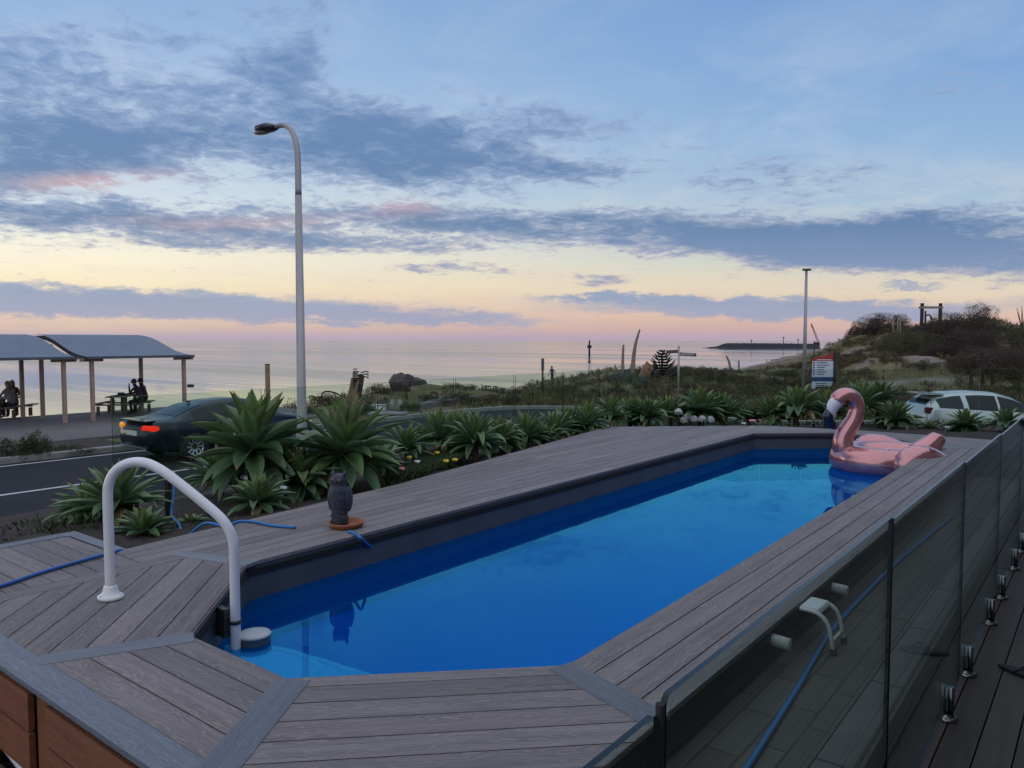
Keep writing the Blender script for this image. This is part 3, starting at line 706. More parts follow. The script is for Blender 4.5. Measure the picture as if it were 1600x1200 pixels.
# handrail
hr = empty('handrail', (-4.40, 1.96, ZD), label='white tubular grab rail arching from the deck into the pool', cat='handrail')
end = np.array([-3.775 + 4.40, 2.345 - 1.96]); 
def hp(t, z): return (end[0] * t, end[1] * t, z)
pts = [hp(0, 0.03), hp(0, 0.30), hp(0, 0.56), hp(0.01, 0.64), hp(0.05, 0.705), hp(0.12, 0.752), hp(0.22, 0.776), hp(0.32, 0.772), hp(0.42, 0.742), hp(0.52, 0.695), hp(0.72, 0.585), hp(0.88, 0.49), hp(0.95, 0.43), hp(0.99, 0.36), hp(1.0, 0.28), hp(1.0, 0.0), hp(1.0, -.5)]
mb = MB(); mb.tube(spline(pts, 5), 0.0272, 20); mb.build('rail', M['white_steel'], hr)
mb = MB(); mb.lathe([(0.0, 0), (0.062, 0), (0.066, 0.004), (0.066, 0.016), (0.056, 0.022), (0.042, 0.034), (0.036, 0.06), (0.032, 0.075), (0.028, 0.078)], 28, (0, 0, 0.002), sx=1.15); fl_ = mb.build('base_flange', M['white_plastic'], hr)
for a in (0.5, 2.6, 4.7):
    mb = MB(); mb.lathe([(0, 0.026), (0.008, 0.026), (0.009, 0.02), (0.009, 0.015)], 10, (0.055 * math.cos(a), 0.05 * math.sin(a), 0)); mb.build('bolt', M['lamp_dark'], fl_)
mb = MB(); mb.lathe([(0.03, -0.01), (0.033, -0.01), (0.033, 0.01), (0.03, 0.01)], 16, (end[0], end[1], -0.10)); mb.box(end[0] - .115, end[0] - .03, end[1] - .05, end[1] - 0.015, -.19, -.03); mb.build('wall_clamp', M['lamp_dark'], hr)

# owl and saucer
ow = gp(530, 822, ZD); sa = gp(541, 823, ZD)
mb = MB(); mb.lathe([(0, 0.0), (0.10, 0.0), (0.125, 0.006), (0.138, 0.032), (0.140, 0.042), (0.128, 0.042), (0.118, 0.014), (0, 0.012)], 40); o = mb.build('saucer', M['terracotta']); o.location = (sa[0], sa[1], ZD + .001); tag(o, 'terracotta plant saucer on the deck under the owl', 'saucer')
owl = empty('owl_statue', (ow[0] - 0.01, ow[1] + 0.015, ZD + 0.014), YAW - 0.28, 'dark blue grey plastic decoy owl standing in the terracotta saucer', 'owl statue')
mb = MB(); 
def owlbody(q):
    z = q[2]; f = 1.0
    return (q[0] * f, q[1] * 0.9 * f, z)
prof = [(0.0, 0.075), (0.058, 0.075), (0.066, 0.10), (0.078, 0.16), (0.083, 0.215), (0.078, 0.265), (0.064, 0.295), (0.060, 0.312), (0.066, 0.335), (0.066, 0.36), (0.054, 0.385), (0.03, 0.396), (0, 0.398)]
mb.lathe(spline([(r, z) for r, z in prof], 3), 32, sy=0.86)
for i in range(len(mb.v)):
    x, y, z = mb.v[i]; a = math.atan2(y, x); rr = 1 + 0.018 * math.sin(z * 320) * math.sin(a * 9) * (1 if z < 0.29 else 0.3); mb.v[i] = (x * rr, y * rr, z)
mb.build('body', M['owl'], owl)
for sx in (-1, 1):
    mb = MB(); mb.tube([(sx * 0.042, -0.008, 0.375), (sx * 0.052, -0.006, 0.402), (sx * 0.058, 0.0, 0.428)], [0.021, 0.014, 0.003], 8); mb.build('ear_tuft', M['owl'], owl)
    mb = MB(); mb.ell((sx * 0.075, 0.012, 0.20), (0.020, 0.055, 0.10), 12, 10); mb.build('wing', M['owl_pale'] if sx < 0 else M['owl'], owl)
    mb = MB(); mb.ell((sx * 0.027, -0.052, 0.352), (0.021, 0.010, 0.021), 14, 8); e = mb.build('eye_disc', M['owl_pale'], owl); mb = MB(); mb.ell((sx * 0.027, -0.061, 0.352), (0.010, 0.004, 0.010), 12, 6); mb.build('eye', M['eye_yellow'], e)
    mb = MB()
    for k in range(3): mb.tube([(sx * 0.03 + (k - 1) * .012, -0.05, 0.082), (sx * 0.03 + (k - 1) * .015, -0.072, 0.066)], [0.007, 0.003], 6)
    mb.build('claw', M['owl'], owl)
mb = MB(); mb.tube([(0, -0.056, 0.348), (0, -0.070, 0.335), (0, -0.066, 0.322)], [0.009, 0.007, 0.002], 8); mb.build('beak', M['lamp_dark'], owl)
mb = MB(); mb.lathe([(0, 0), (0.066, 0), (0.070, 0.01), (0.068, 0.05), (0.060, 0.085), (0.0, 0.088)], 28, sy=0.95)
for i in range(len(mb.v)):
    x, y, z = mb.v[i]; a = 1 + 0.10 * mnoise.noise(Vector((x * 50, y * 50, z * 50))); mb.v[i] = (x * a, y * a, z)
mb.build('stump_base', M['owl'], owl)

# hoses and tap
def hose(pts, r, m, label):
    mb = MB(); mb.tube(spline(pts, 8), r, 10); return tag(mb.build('garden_hose', m), label, 'hose')
H1 = [gp(x, y, ZD + .014) for x, y in ((-60, 931), (0, 916), (60, 896), (110, 881), (165, 866))]
hose(H1 + [(-5.42, 2.52, 1.53), (-5.7, 2.75, 1.38)], 0.012, M['hose_dark'], 'straight blue hose lying across the walkway boards at the left')
H2 = [gp(x, y, ZD + .013) for x, y in ((352, 822), (372, 815), (395, 815), (425, 821), (462, 824))]
tp = np.array([-6.9, 3.62, 1.38])
hose([tp + (0.06, 0.03, .33), tp + (0.10, 0.0, 0.2), tp + (.2, -.08, .04), tp + (0.55, -0.2, 0.03), (-5.85, 3.2, 1.42), (-5.62, 3.24, 1.555)] + H2, 0.011, M['hose'], 'blue hose running from the garden tap onto the deck')
H3 = [gp(555, 834, ZD + .012), gp(564, 841, ZD + .01), gp(576, 852, ZD - .10), gp(597, 869, ZW + .0)]
hose([(H3[0][0] - .1, H3[0][1] + .02, ZD + .011)] + H3, 0.011, M['hose'], 'short blue hose dropping over the coping into the pool by the saucer')
H4 = [gp(x, y, ZP + .015) for x, y in ((1140, 1240), (1180, 1180), (1218, 1120), (1252, 1065), (1275, 1025), (1300, 985), (1345, 935), (1400, 880), (1450, 838), (1490, 806))]
hose(H4, 0.0125, M['hose'], 'blue hose snaking along the brick paving behind the glass fence')
tap = empty('garden_tap', tuple(tp), 0.4, 'dark garden stake with a yellow hose connector in the bed', 'garden tap')
mb = MB(); mb.box(-.025, .025, -.02, .02, -.1, .42); mb.build('stake', M['green_stake'], tap, bevel=.004)
mb = MB(); mb.tube([(0.05, 0.0, .40), (0.055, 0.0, .31)], 0.022, 12); mb.tube([(0.0, 0.0, .40), (0.05, 0, .40)], 0.012, 8); mb.build('connector', M['yellow'], tap)

a_, b_ = gp(-30, 1118, 1.10), gp(60, 1232, 1.10); o = MB().tube([tuple(a_), tuple(b_)], .017, 12).build('pool_pole', M['white_steel']); tag(o, 'white pool cleaning pole lying below the timber screen at the lower left corner', 'pool pole')
hose([gp(x, y, 1.085) for x, y in ((5, 1160), (22, 1172), (40, 1190), (58, 1215))], .012, M['hose_dark'], 'blue hose end beside the white pole at the lower left corner')
# brick paving, retaining edge, veranda boards, lawn
def brick_mat():
    m = bpy.data.materials.new('concrete_pavers'); m.use_nodes = True; n = NT(m.node_tree)
    out = n.node('ShaderNodeOutputMaterial'); p = n.node('ShaderNodeBsdfPrincipled'); n.link(p.outputs[0], out.inputs[0])
    tc = n.node('ShaderNodeTexCoord').outputs['Object']; mp = n.node('ShaderNodeMapping'); n.link(tc, mp.inputs[0]); mp.inputs['Rotation'].default_value = (0, 0, R(90))
    b = n.node('ShaderNodeTexBrick'); n.link(mp.outputs[0], b.inputs[0]); b.offset = 0.37
    b.inputs['Color1'].default_value = (0.105, 0.10, 0.092, 1); b.inputs['Color2'].default_value = (0.08, 0.070, 0.064, 1); b.inputs['Mortar'].default_value = (0.03, 0.028, 0.026, 1)
    b.inputs['Scale'].default_value = 1.0; b.inputs['Mortar Size'].default_value = 0.006; b.inputs['Brick Width'].default_value = 0.42; b.inputs['Row Height'].default_value = 0.142; b.inputs['Bias'].default_value = -0.1
    st = n.noise(tc, 2.2, 5, 0.6)
    n.link(n.mix(n.m('MULTIPLY', n.smooth(st, .45, .7), .5), b.outputs[0], (0.09, 0.075, 0.065)), p.inputs['Base Color']); p.inputs['Roughness'].default_value = 0.8
    bp = n.node('ShaderNodeBump'); bp.inputs['Strength'].default_value = 0.4; bp.inputs['Distance'].default_value = 0.01; n.link(b.outputs['Fac'], bp.inputs['Height']); bp.invert = True; n.link(bp.outputs[0], p.inputs['Normal'])
    return m
pv = MB(); pv.prism([(-1.47, 0.4), (-0.895, 0.4), (-0.895, 10.95), (-1.47, 10.95)], 1.1, ZP); tag(pv.build('paving', brick_mat()), kind='structure', label='grey brown brick paving beside the pool wall', cat='paving')
cp = MB()
for k in range(12): cp.box(-0.89, -0.745, 0.42 + k * .9, 1.312 + k * .9, 1.1, ZP + .004)
tag(cp.build('paving_edge', mat('grey_coping', (.15, .15, .145), .8, var=.25, scale=3), bevel=.006), kind='structure', label='pale concrete coping along the paving', cat='paving edge')
rw_ = MB(); rw_.box(-0.745, -0.725, 0.3, 22, 0.8, ZP - .01); tag(rw_.build('retaining_edge', mat('dark_retaining_board', (0.07, 0.075, 0.07), .7, var=.2)), kind='structure', label='dark retaining board under the coping', cat='edge')
lw = MB(); lw.box(-1.36, -0.75, 10.96, 19.5, 1.0, ZP); lw.box(-12, -1.36, 13.3, 13.31, 1, 1.01); tag(lw.build('lawn', mat('lawn_soil', (0.03, 0.06, 0.015), .9, var=.3)), kind='structure', label='small lawn strip beyond the paving', cat='lawn')
ver = empty('veranda', (0, 0, 0), kind='structure', label='dark boards of the veranda in front of the house', cat='veranda')
boards('veranda_boards', [(-0.72, 1.5), (1.5, 1.5), (1.5, 22), (-0.72, 22)], (0, 1), M['dark_deck'], ver, pitch=0.143, z=ZV, phase=0.72 - .143 * 20, cuts=(5.6, 9.3, 13)); 
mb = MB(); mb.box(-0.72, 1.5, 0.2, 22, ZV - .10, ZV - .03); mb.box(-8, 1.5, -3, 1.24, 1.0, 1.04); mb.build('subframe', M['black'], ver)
boards('veranda_boards', [(-5.0, -2), (-0.72, -2), (-0.72, 1.22), (-5.0, 1.22)], (1, 0), M['dark_deck'], ver, pitch=0.143, z=ZV - .02)

# glass fence (near)
gf = empty('glass_fence', (-0.59, 1.0, ZV), label='frameless clear glass pool fence beside the veranda, with steel spigots', cat='glass fence')
def panel(x0, x1, z0, z1, th=0.012, name='glass_panel', parent=None, frame=None, axis=1, rad=0.02):
    """one glass sheet in a local vertical plane, dark polished edges; returned faces 0 = glass, 1 = edge"""
    mb = MB(); c = []
    for (cx, cz, a0) in ((x1 - rad, z0 + rad, -90), (x1 - rad, z1 - rad, 0), (x0 + rad, z1 - rad, 90), (x0 + rad, z0 + rad, 180)):
        for k in range(5): a = R(a0 + 90 * k / 4); c.append((cx + rad * math.cos(a), cz + rad * math.sin(a)))
    n = len(c)
    f = lambda u, w, t: (t, u, w) if axis == 1 else (u, t, w)
    vs = [f(u, w, -th / 2) for u, w in c] + [f(u, w, th / 2) for u, w in c]
    mb.add(vs, [tuple(range(n)), tuple(reversed(range(n, 2 * n)))], 0); mb.add(vs, [(i, n + i, n + (i + 1) % n, (i + 1) % n) for i in range(n)], 1)
    return mb.build(name, [M['glass'], M['glass_edge']], parent)
def spigot(parent, y, axis=1):
    x_, y_ = (0, y) if axis == 1 else (y, 0)
    mb = MB(); mb.lathe([(0, 0), (0.050, 0), (0.052, .004), (0.050, .011), (0.040, .015), (0.027, .018), (0.024, .03)], 24, (x_, y_, 0))
    for sx in (-1, 1):
        d = (sx * .017, 0) if axis == 1 else (0, sx * .017)
        mb.tube([(x_ + d[0], y_ + d[1], .02), (x_ + d[0], y_ + d[1], .165)], 0.0135, 12)
    for a in range(4): mb.lathe([(0, .02), (.006, .019), (.006, .012)], 8, (x_ + .04 * math.cos(a * 1.57 + .8), y_ + .04 * math.sin(a * 1.57 + .8), 0))
    return mb.build('spigot', M['steel'], parent)
ed = [-0.55, 1.165, 2.895, 4.56, 6.19, 7.74, 9.35, 10.98, 12.6, 14.2, 15.8]
for i, (a, b) in enumerate(zip(ed[:-1], ed[1:])):
    panel(a - 1.0 + .012, b - 1.0 - .012, 0.07, (float(np.interp((a + b) / 2, [2, 4, 8], [1.26, 1.245, 1.215])) if i else 1.242), parent=gf)
    for yy in (a + .33, b - .31): spigot(gf, yy - 1.0)
for ys in (2.9, 1.166): mb = MB(); mb.tube([(0, ys - 1.0, 0.0), (0, ys - 1.0, 1.252 if ys > 2 else 1.25)], 0.0085, 8); mb.build('edge_seal', M['rubber'], gf)

# glass fence (far): along the street side, then across the end of the garden
ZF = 1.22; HF = 1.2
def fence_px(pxs, ptx, parent):
    for a, b in zip(pxs[:-1], pxs[1:]):
        A, B = ptx(a), ptx(b); d = B - A; L = float(np.hypot(*d)); ang = math.atan2(d[1], d[0])
        o = panel(0.02, L - .02, 0.06, HF, axis=0, parent=parent); o.location = (A[0], A[1], 0); o.rotation_euler = (0, 0, ang)
        for q in (0.25, L - .25):
            s2 = spigot(parent, 0, 0); s2.location = (A[0] + d[0] * q / L, A[1] + d[1] * q / L, 0); s2.rotation_euler = (0, 0, ang)
ff = empty('glass_fence', (0, 0, ZF), label='frameless glass fence behind the agaves on the street side of the garden', cat='glass fence')
def atX(px, X=-8.05): r = ray(px, 532); return np.array([X, r[1] * X / r[0]])
fence_px([168, 409, 587, 710, 804, 880, 938], atX, ff)
ff2 = empty('glass_fence', (0, 0, ZF), label='frameless glass fence across the far end of the garden facing the dune', cat='glass fence')
c_ = atX(940)
def atF(px): 
    r = ray(px, 532)[:2]; t = (np.dot(FN, c_)) / np.dot(FN, r); return r * t
fence_px([941, 1042, 1118, 1190, 1255, 1315, 1386, 1455, 1528, 1600, 1680], atF, ff2)

# garden bed
def bed():
    E = [(-6.22, -4), (-6.22, 2.5), (-5.5, 2.5), (-5.42, 3), (-5.68, 5.3), (-6.1, 8), (-6.62, 10.6), (-6.87, 11.05), (-5.8, 12.0), (-4.68, 13.0), (-3.3, 13.24), (-2.3, 13.22), (-1.36, 13.16), (-0.72, 13.6)]
    Fp = [(-8.4, -4), (-8.4, 2.5), (-8.4, 3.2), (-8.4, 4.2), (-8.4, 5.8), (-8.4, 8), (-8.45, 11), (-8.45, 13.3), (-7.2, 14.6), (-5.2, 16.2), (-3.5, 17.6), (-2.0, 18.8), (-0.9, 19.8), (.5, 21)]
    S = [(-13.2, -4), (-13.2, 2.5), (-13.2, 3.5), (-13.2, 5), (-13.2, 7), (-13.2, 10), (-13.2, 14), (-13.2, 17.5)] + [offpt(5.2, t) for t in (1.0, 4, 7, 10, 13, 17)]
    def dens(L, k=6):
        out = []
        for a, b in zip(L[:-1], L[1:]):
            for q in range(k): out.append(np.array(a) + (np.array(b) - np.array(a)) * q / k)
        return out + [np.array(L[-1])]
    E, Fp, S = dens(E), dens(Fp), dens(S); V = []; F = []; nc = 17
    for e, f, s in zip(E, Fp, S):
        for k in range(nc):
            if k <= 8: t = k / 8; p = e + (f - e) * t; z = 1.46 - 0.24 * t - (0.12 if k == 0 else 0)
            else: t = (k - 8) / 8; p = f + (s - f) * t; z = 1.22 - 1.14 * sst(0, 1, t)
            if 0 < k < 16: z += 0.05 * fbm(p[0], p[1], 1.2)
            V.append((p[0], p[1], z))
    for i in range(len(E) - 1):
        for k in range(nc - 1): F.append((i * nc + k, (i + 1) * nc + k, (i + 1) * nc + k + 1, i * nc + k + 1))
    o = link('garden_bed', np_mesh('garden_bed', V, F, smooth=True), M['soil']); tag(o, kind='structure', label='dark soil of the planted bed around the deck', cat='garden bed')
bed()
def bedz(x, y):
    o = off(x, y); 
    if o > -0.2 or x < -8.1: return 0.9
    return 1.40 if x > -7 else 1.30

# ------------------------------------------------------------------ plants
def agave_mesh(seed, n=38, L=0.62, W=0.155, el0=86, el1=-14, curl=30, curlj=16):
    rg = random.Random(seed); V = []; F = []; C = []
    segs = 9
    for i in range(n):
        t = i / (n - 1); az = i * 2.39996 + rg.uniform(-.25, .25)
        el = R(el0 + (el1 - el0) * t ** 0.85 + rg.uniform(-7, 7)); ln = L * (0.62 + 0.38 * math.sin(math.pi * min(1, 0.15 + 0.60 * t))) * rg.uniform(.88, 1.1); w = W * rg.uniform(.85, 1.12) * (0.8 + .2 * t)
        cu = R(curl * (0.35 + .9 * t) + rg.uniform(-curlj, curlj)); side = rg.uniform(-.25, .25); fold = rg.uniform(.22, .42)
        p = Vector((0.03 * math.cos(az), 0.03 * math.sin(az), 0.10 * (1 - t))); o = len(V)
        tone = rg.uniform(.75, 1.22) * (1.12 - .25 * t); yg = max(0, .45 - t); cc = (tone * rg.uniform(.85, 1.1) * (1 + .6 * yg), tone, tone * rg.uniform(.8, 1.15) * (1 - .7 * yg))
        brown = rg.random() < .22; kink = rg.choice([0, 0, 0, 0, 0, 0, rg.uniform(.5, 1.3)]) if t > .35 else 0; kq = rg.uniform(.45, .8)
        dead = t > .9 and rg.random() < .4
        if dead: cc = (2.0, 1.0, .9)
        a = az
        for s in range(segs + 1):
            q = s / segs; e = el - cu * q ** 1.5 - (kink if q > kq else 0); a2 = a + side * q
            d = Vector((math.cos(e) * math.cos(a2), math.cos(e) * math.sin(a2), math.sin(e)))
            if s: p = p + d * (ln / segs)
            wd = w * (0.50 + 0.50 * math.sin(math.pi / 2 * min(1, q / .52))) if q < .52 else w * max(0.0, 1 - ((q - .52) / .48) ** 1.75)
            r = Vector((-math.sin(a2), math.cos(a2), 0)); nn = r.cross(d) * -1.0
            if nn.z < 0 and e < 1.4: nn = -nn
            for k in (-1, -.5, 0, .5, 1):
                V.append(tuple(p + r * (k * wd / 2) + nn * (abs(k) ** 1.6 * wd * fold)))
        for s in range(segs):
            for k in range(4):
                F.append((o + s * 5 + k, o + s * 5 + k + 1, o + (s + 1) * 5 + k + 1, o + (s + 1) * 5 + k)); f = (1.12 if s > 6 else 1.0) * (1.25 if k in (0, 3) else .88)  # paler margins, with the fold highlight painted into the leaf colour
                C.append((cc[0] * f, cc[1] * f, cc[2] * f * (0.9 if s > 7 else 1)) if not (brown and s > 7) else (1.9, .75, .6))
    return np_mesh('leaves', V, F, np.array(C), True)
AG = [agave_mesh(11, 58, .64, .17, 88, -30, 22), agave_mesh(12, 40, .62, .20, 88, -6, 20), agave_mesh(13, 46, .66, .14, 88, 2, 30), agave_mesh(14, 36, .58, .175, 86, -12, 24), agave_mesh(15, 50, .65, .14, 88, -6, 26), agave_mesh(16, 54, .64, .19, 88, -32, 18)]
for a in AG: a.materials.append(M['agave'])
stem = MB(); stem.tube([(0, 0, -1.0), (0.01, 0, -.5), (-.01, .01, -.2), (0, 0, .08)], [.055, .06, .055, .05], 10); STEM = stem.mesh('stem'); STEM.materials.append(M['agave_trunk'])
def agave(px, py, Z, rad_px, h_px, var, label, lift=None):
    """crown centre seen at (px, py); Z = depth of the plant; rad_px = half width in the photo"""
    p = dp(px, py, Z); s = rad_px * Z / FPX / 0.60
    o = empty('agave', p, random.uniform(0, 6.28), label, 'agave', 'agaves in the bed around the pool deck', s=s)
    if h_px: o.scale = (s, s, s * h_px)
    l = bpy.data.objects.new('leaves', AG[var]); COL.objects.link(l); l.parent = o
    t = bpy.data.objects.new('stem', STEM); COL.objects.link(t); t.parent = o
    return o
AGS = [  # px, py of the heart, depth, half width px, height factor, variant, label
 (395, 712, 7.9, 90, 1.12, 5, 'tall broad leaved agave left of the street lamp with a browned leaf tip'),
 (536, 716, 8.3, 94, 1.0, 0, 'largest full agave rosette directly behind the owl'),
 (403, 788, 7.2, 60, .85, 3, 'small agave in front of the tall one beside the blue hose'),
 (186, 794, 7.0, 84, .80, 2, 'leaning agave behind the upright of the white rail'),
 (226, 836, 6.4, 58, .80, 3, 'low agave at the corner where the walkway meets the deck'),
 (636, 704, 9.8, 46, .9, 4, 'narrow leaved agave just right of the largest one'),
 (684, 690, 10.6, 52, .95, 2, 'agave half hidden behind the flowering ground cover'),
 (742, 696, 10.2, 54, 1.0, 4, 'bright spreading agave beside the flowering ground cover at the middle of the deck'),
 (822, 688, 11.4, 44, 1.0, 2, 'dense agave with upright leaves, second along from the ground cover'),
 (866, 680, 12.4, 42, .9, 4, 'dark agave squeezed between two paler ones before the fence corner'),
 (916, 668, 12.9, 40, 1.05, 0, 'agave close to the angle of the deck edge'),
 (955, 656, 14.0, 34, 1.1, 2, 'agave with pale upright leaves just past the angle of the deck edge'),
 (1012, 654, 14.6, 40, .85, 4, 'spiky low agave left of the white flowers'),
 (1094, 646, 15.3, 50, .85, 0, 'wide agave rising behind the white flowers'),
 (1170, 655, 15.6, 28, .8, 3, 'small grassy agave between the white flowers and the information sign'),
 (1245, 646, 15.2, 46, 1.0, 1, 'agave standing in front of the red and white information sign'),
 (1345, 640, 15.5, 44, 1.0, 2, 'tall agave behind the neck of the flamingo'),
 (1400, 660, 14.9, 38, .9, 4, 'dark agave between the flamingo and the silver car'),
 (1508, 668, 14.6, 36, .8, 0, 'agave in front of the silver car doors'),
 (1572, 666, 14.3, 34, .85, 1, 'agave above the top corner of the near glass fence'),
 (300, 820, 6.9, 34, .5, 3, 'small flat agave by the dark garden stake'),
 (468, 752, 8.0, 66, .8, 0, 'low agave filling the gap between the tall one and the largest one'),
 (592, 728, 9.0, 54, .75, 3, 'low broad agave at the right foot of the largest rosette'),
 (140, 800, 7.6, 60, .8, 0, 'agave at the far left end of the bed beyond the walkway'),
 (345, 752, 8.4, 62, .85, 2, 'narrow leaved agave behind the sloping part of the white rail'),
 (782, 690, 10.9, 44, .9, 0, 'full agave directly right of the bright spreading one'),
 (712, 684, 11.2, 46, .9, 2, 'upright agave behind the bright spreading one'),
 (850, 690, 11.6, 40, .8, 3, 'low agave at the deck edge under the dark squeezed one'),
 (888, 672, 13.0, 40, .9, 2, 'upright agave just left of the deck edge angle'),
 (985, 652, 14.8, 36, .9, 0, 'dark agave behind the spiky low one'),
 (1048, 650, 15.2, 36, .9, 4, 'narrow agave directly behind the leftmost white flower head'),
 (1132, 650, 15.4, 42, .85, 2, 'dark agave just right of the white flowers'),
 (1205, 652, 15.4, 40, .85, 4, 'agave left of the one in front of the information sign'),
 (1292, 648, 15.4, 42, .9, 2, 'dark agave just left of the flamingo beak'),
 (1372, 634, 16.0, 40, 1.0, 4, 'tall thin agave farthest back behind the flamingo'),
 (1452, 672, 15.0, 26, .6, 3, 'low dark agave under the rear of the silver car'),
]
for a in AGS: agave(*a)

def shrub_mesh(seed, n=1500, leaf=0.05, shape='dome', cols=((.05, .06, .03), (.09, .09, .045)), clumps=26, flat=0.62):
    rg = np.random.default_rng(seed); cen = []
    for k in range(clumps):
        a = rg.uniform(0, 6.283); r = math.sqrt(rg.uniform(0, 1)) * 0.86; x, y = r * math.cos(a), r * math.sin(a)
        top = math.sqrt(max(0, 1 - r * r)) * flat; z = rg.uniform(0.12, 1.0) * top
        if shape == 'wind': z = z * (0.62 + 0.75 * (x + 1) / 2) 
        cen.append((x, y, z, rg.uniform(.13, .27), rg.uniform(.62, 1.3)))
    cen = np.array(cen); idx = rg.integers(0, clumps, n); c = cen[idx]
    d = rg.normal(size=(n, 3)); d /= np.linalg.norm(d, axis=1)[:, None]; rad = c[:, 3] * rg.uniform(.35, 1.05, n) ** .6
    P = c[:, :3] + d * rad[:, None] * np.array([1, 1, .8]); P[:, 2] = np.maximum(P[:, 2], 0.01)
    dirv = d + rg.normal(size=(n, 3)) * .6 + np.array([0, 0, .4]); 
    if shape == 'wind': dirv += np.array([.7, 0, .2])
    dirv /= np.linalg.norm(dirv, axis=1)[:, None]
    sd = np.cross(dirv, rg.normal(size=(n, 3))); sd /= np.linalg.norm(sd, axis=1)[:, None] + 1e-9
    L = leaf * rg.uniform(.7, 1.5, n)[:, None]; W = L * .36
    V = np.stack([P, P + dirv * L * .5 + sd * W, P + dirv * L, P + dirv * L * .5 - sd * W], 1).reshape(-1, 3)
    F = np.arange(4 * n).reshape(n, 4); t = rg.uniform(0, 1, n)[:, None] * .35 + (c[:, 4:5] - .55) * 1.1
    t = np.clip(t, 0, 1.2); C = np.array(cols[0]) * (1 - t) + np.array(cols[1]) * t
    return np_mesh('foliage', V, F, np.clip(C, 0.004, 1))
def twig_mesh(seed):
    rg = random.Random(seed); mb = MB()
    for k in range(9):
        a = rg.uniform(0, 6.28); r = rg.uniform(.3, .8)
        mb.tube([(0.05 * math.cos(a), .05 * math.sin(a), -.1), (r * .4 * math.cos(a), r * .4 * math.sin(a), .2), (r * math.cos(a), r * math.sin(a), rg.uniform(.3, .5))], [.03, .02, .008], 5)
    me = mb.mesh('stems'); me.materials.append(M['bark']); return me
TW = twig_mesh(3)
SH = {
 'wind': [shrub_mesh(s, 52000, .015, 'wind', cs_, 95, .66) for s, cs_ in ((21, ((.034, .028, .022), (.105, .080, .056))), (22, ((.036, .040, .022), (.115, .115, .055))), (23, ((.030, .022, .020), (.085, .058, .046))))],
 'olive': [shrub_mesh(s, 4800, .036, 'dome', ((.022, .026, .013), (.088, .085, .034)), 34) for s in (31, 32)],
 'silver': [shrub_mesh(s, 4800, .036, 'dome', ((.055, .075, .065), (.17, .22, .20)), 34, .7) for s in (41, 42)],
 'brown': [shrub_mesh(s, 4800, .036, 'dome', ((.035, .022, .015), (.12, .075, .042)), 34) for s in (51, 52)],
 'green': [shrub_mesh(s, 4800, .036, 'dome', ((.016, .030, .012), (.06, .095, .030)), 34) for s in (61, 62)],
}
for L in SH.values():
    for me in L: me.materials.append(M['leaf'])
def shrub(kind, px, py, w_px, h_px, label, name='shrub', pos=None, D=None, group='shrubs on the dune', k=0):
    p = pos if pos is not None else (hit(px, py) if D is None else np.array(onG(px, D, 0.0)))
    if p is None: return
    d = float(np.dot(p - EYE, FW)); sx = w_px * d / FPX / 2; sz = h_px * d / FPX / 0.66
    o = empty(name, (p[0], p[1], p[2] - 0.06 * sx), YAW + random.uniform(-.25, .25) * (1 if kind == 'wind' else 6), label, 'shrub', group)
    o.scale = (sx, sx * .85, sz)
    l = bpy.data.objects.new('foliage', SH[kind][k % len(SH[kind])]); COL.objects.link(l); l.parent = o
    t = bpy.data.objects.new('stems', TW); COL.objects.link(t); t.parent = o
    return o

# shrubs on the dune (photo pixel of the foot, width, height)
WIND = [(1505, 530, 165, 50, 'largest dark wind swept shrub on the crest of the dune'), (1415, 552, 120, 40, 'dark wind swept thicket half way up the slope below the timber frame'), (1372, 520, 120, 30, 'wedge shaped wind swept shrub on the left shoulder of the dune'), (1306, 535, 60, 18, 'low dark shrub at the left end of the dune crest'), (1395, 510, 44, 20, 'small round shrub on the crest beside the bare stakes'),
        (1500, 560, 150, 44, 'dark spreading shrub in the middle of the dune slope'), (1560, 582, 200, 48, 'long dark shrub at the foot of the dune behind the silver car'), (1600, 535, 90, 26, 'dark shrub on the crest at the right edge of the view'), (1475, 527, 90, 26, 'dark shrub at the foot of the timber frame'), (1446, 518, 50, 16, 'small shrub left of the timber frame'), (1660, 570, 150, 60, 'dark shrub at the far right below the crest')]
for i, (x, y, w, h, l) in enumerate(WIND): shrub('wind', x, y, w * .84, h, l, k=i)
OL = [(1338, 560, 46, 13, 'olive cushion shrub above the sand patch'), (1290, 580, 46, 14, 'olive cushion shrub behind the information sign'), (1385, 545, 40, 12, 'small olive shrub beside the upper sand patch'), (1440, 575, 60, 14, 'flat olive shrub above the silver car roof'), (1225, 588, 46, 12, 'olive shrub left of the thin lamp pole'), (1345, 585, 50, 12, 'olive shrub behind the flamingo head'), (1205, 602, 56, 14, 'dark olive shrub at the dune foot left of the sign'), (1130, 596, 60, 18, 'dark olive bush on the flat beside the finger post'), (1100, 588, 50, 14, 'dark bush right of the small pine'), (1308, 560, 40, 11, 'small olive shrub above the information sign'), (1580, 612, 70, 20, 'grey olive shrub behind the bonnet of the silver car'), (1395, 566, 44, 13, 'round olive shrub at the lower sand patch'), (1250, 575, 34, 10, 'tiny olive shrub beside the thin lamp pole')]
for i, (x, y, w, h, l) in enumerate(OL): shrub('olive', x, y, w, h, l, k=i)
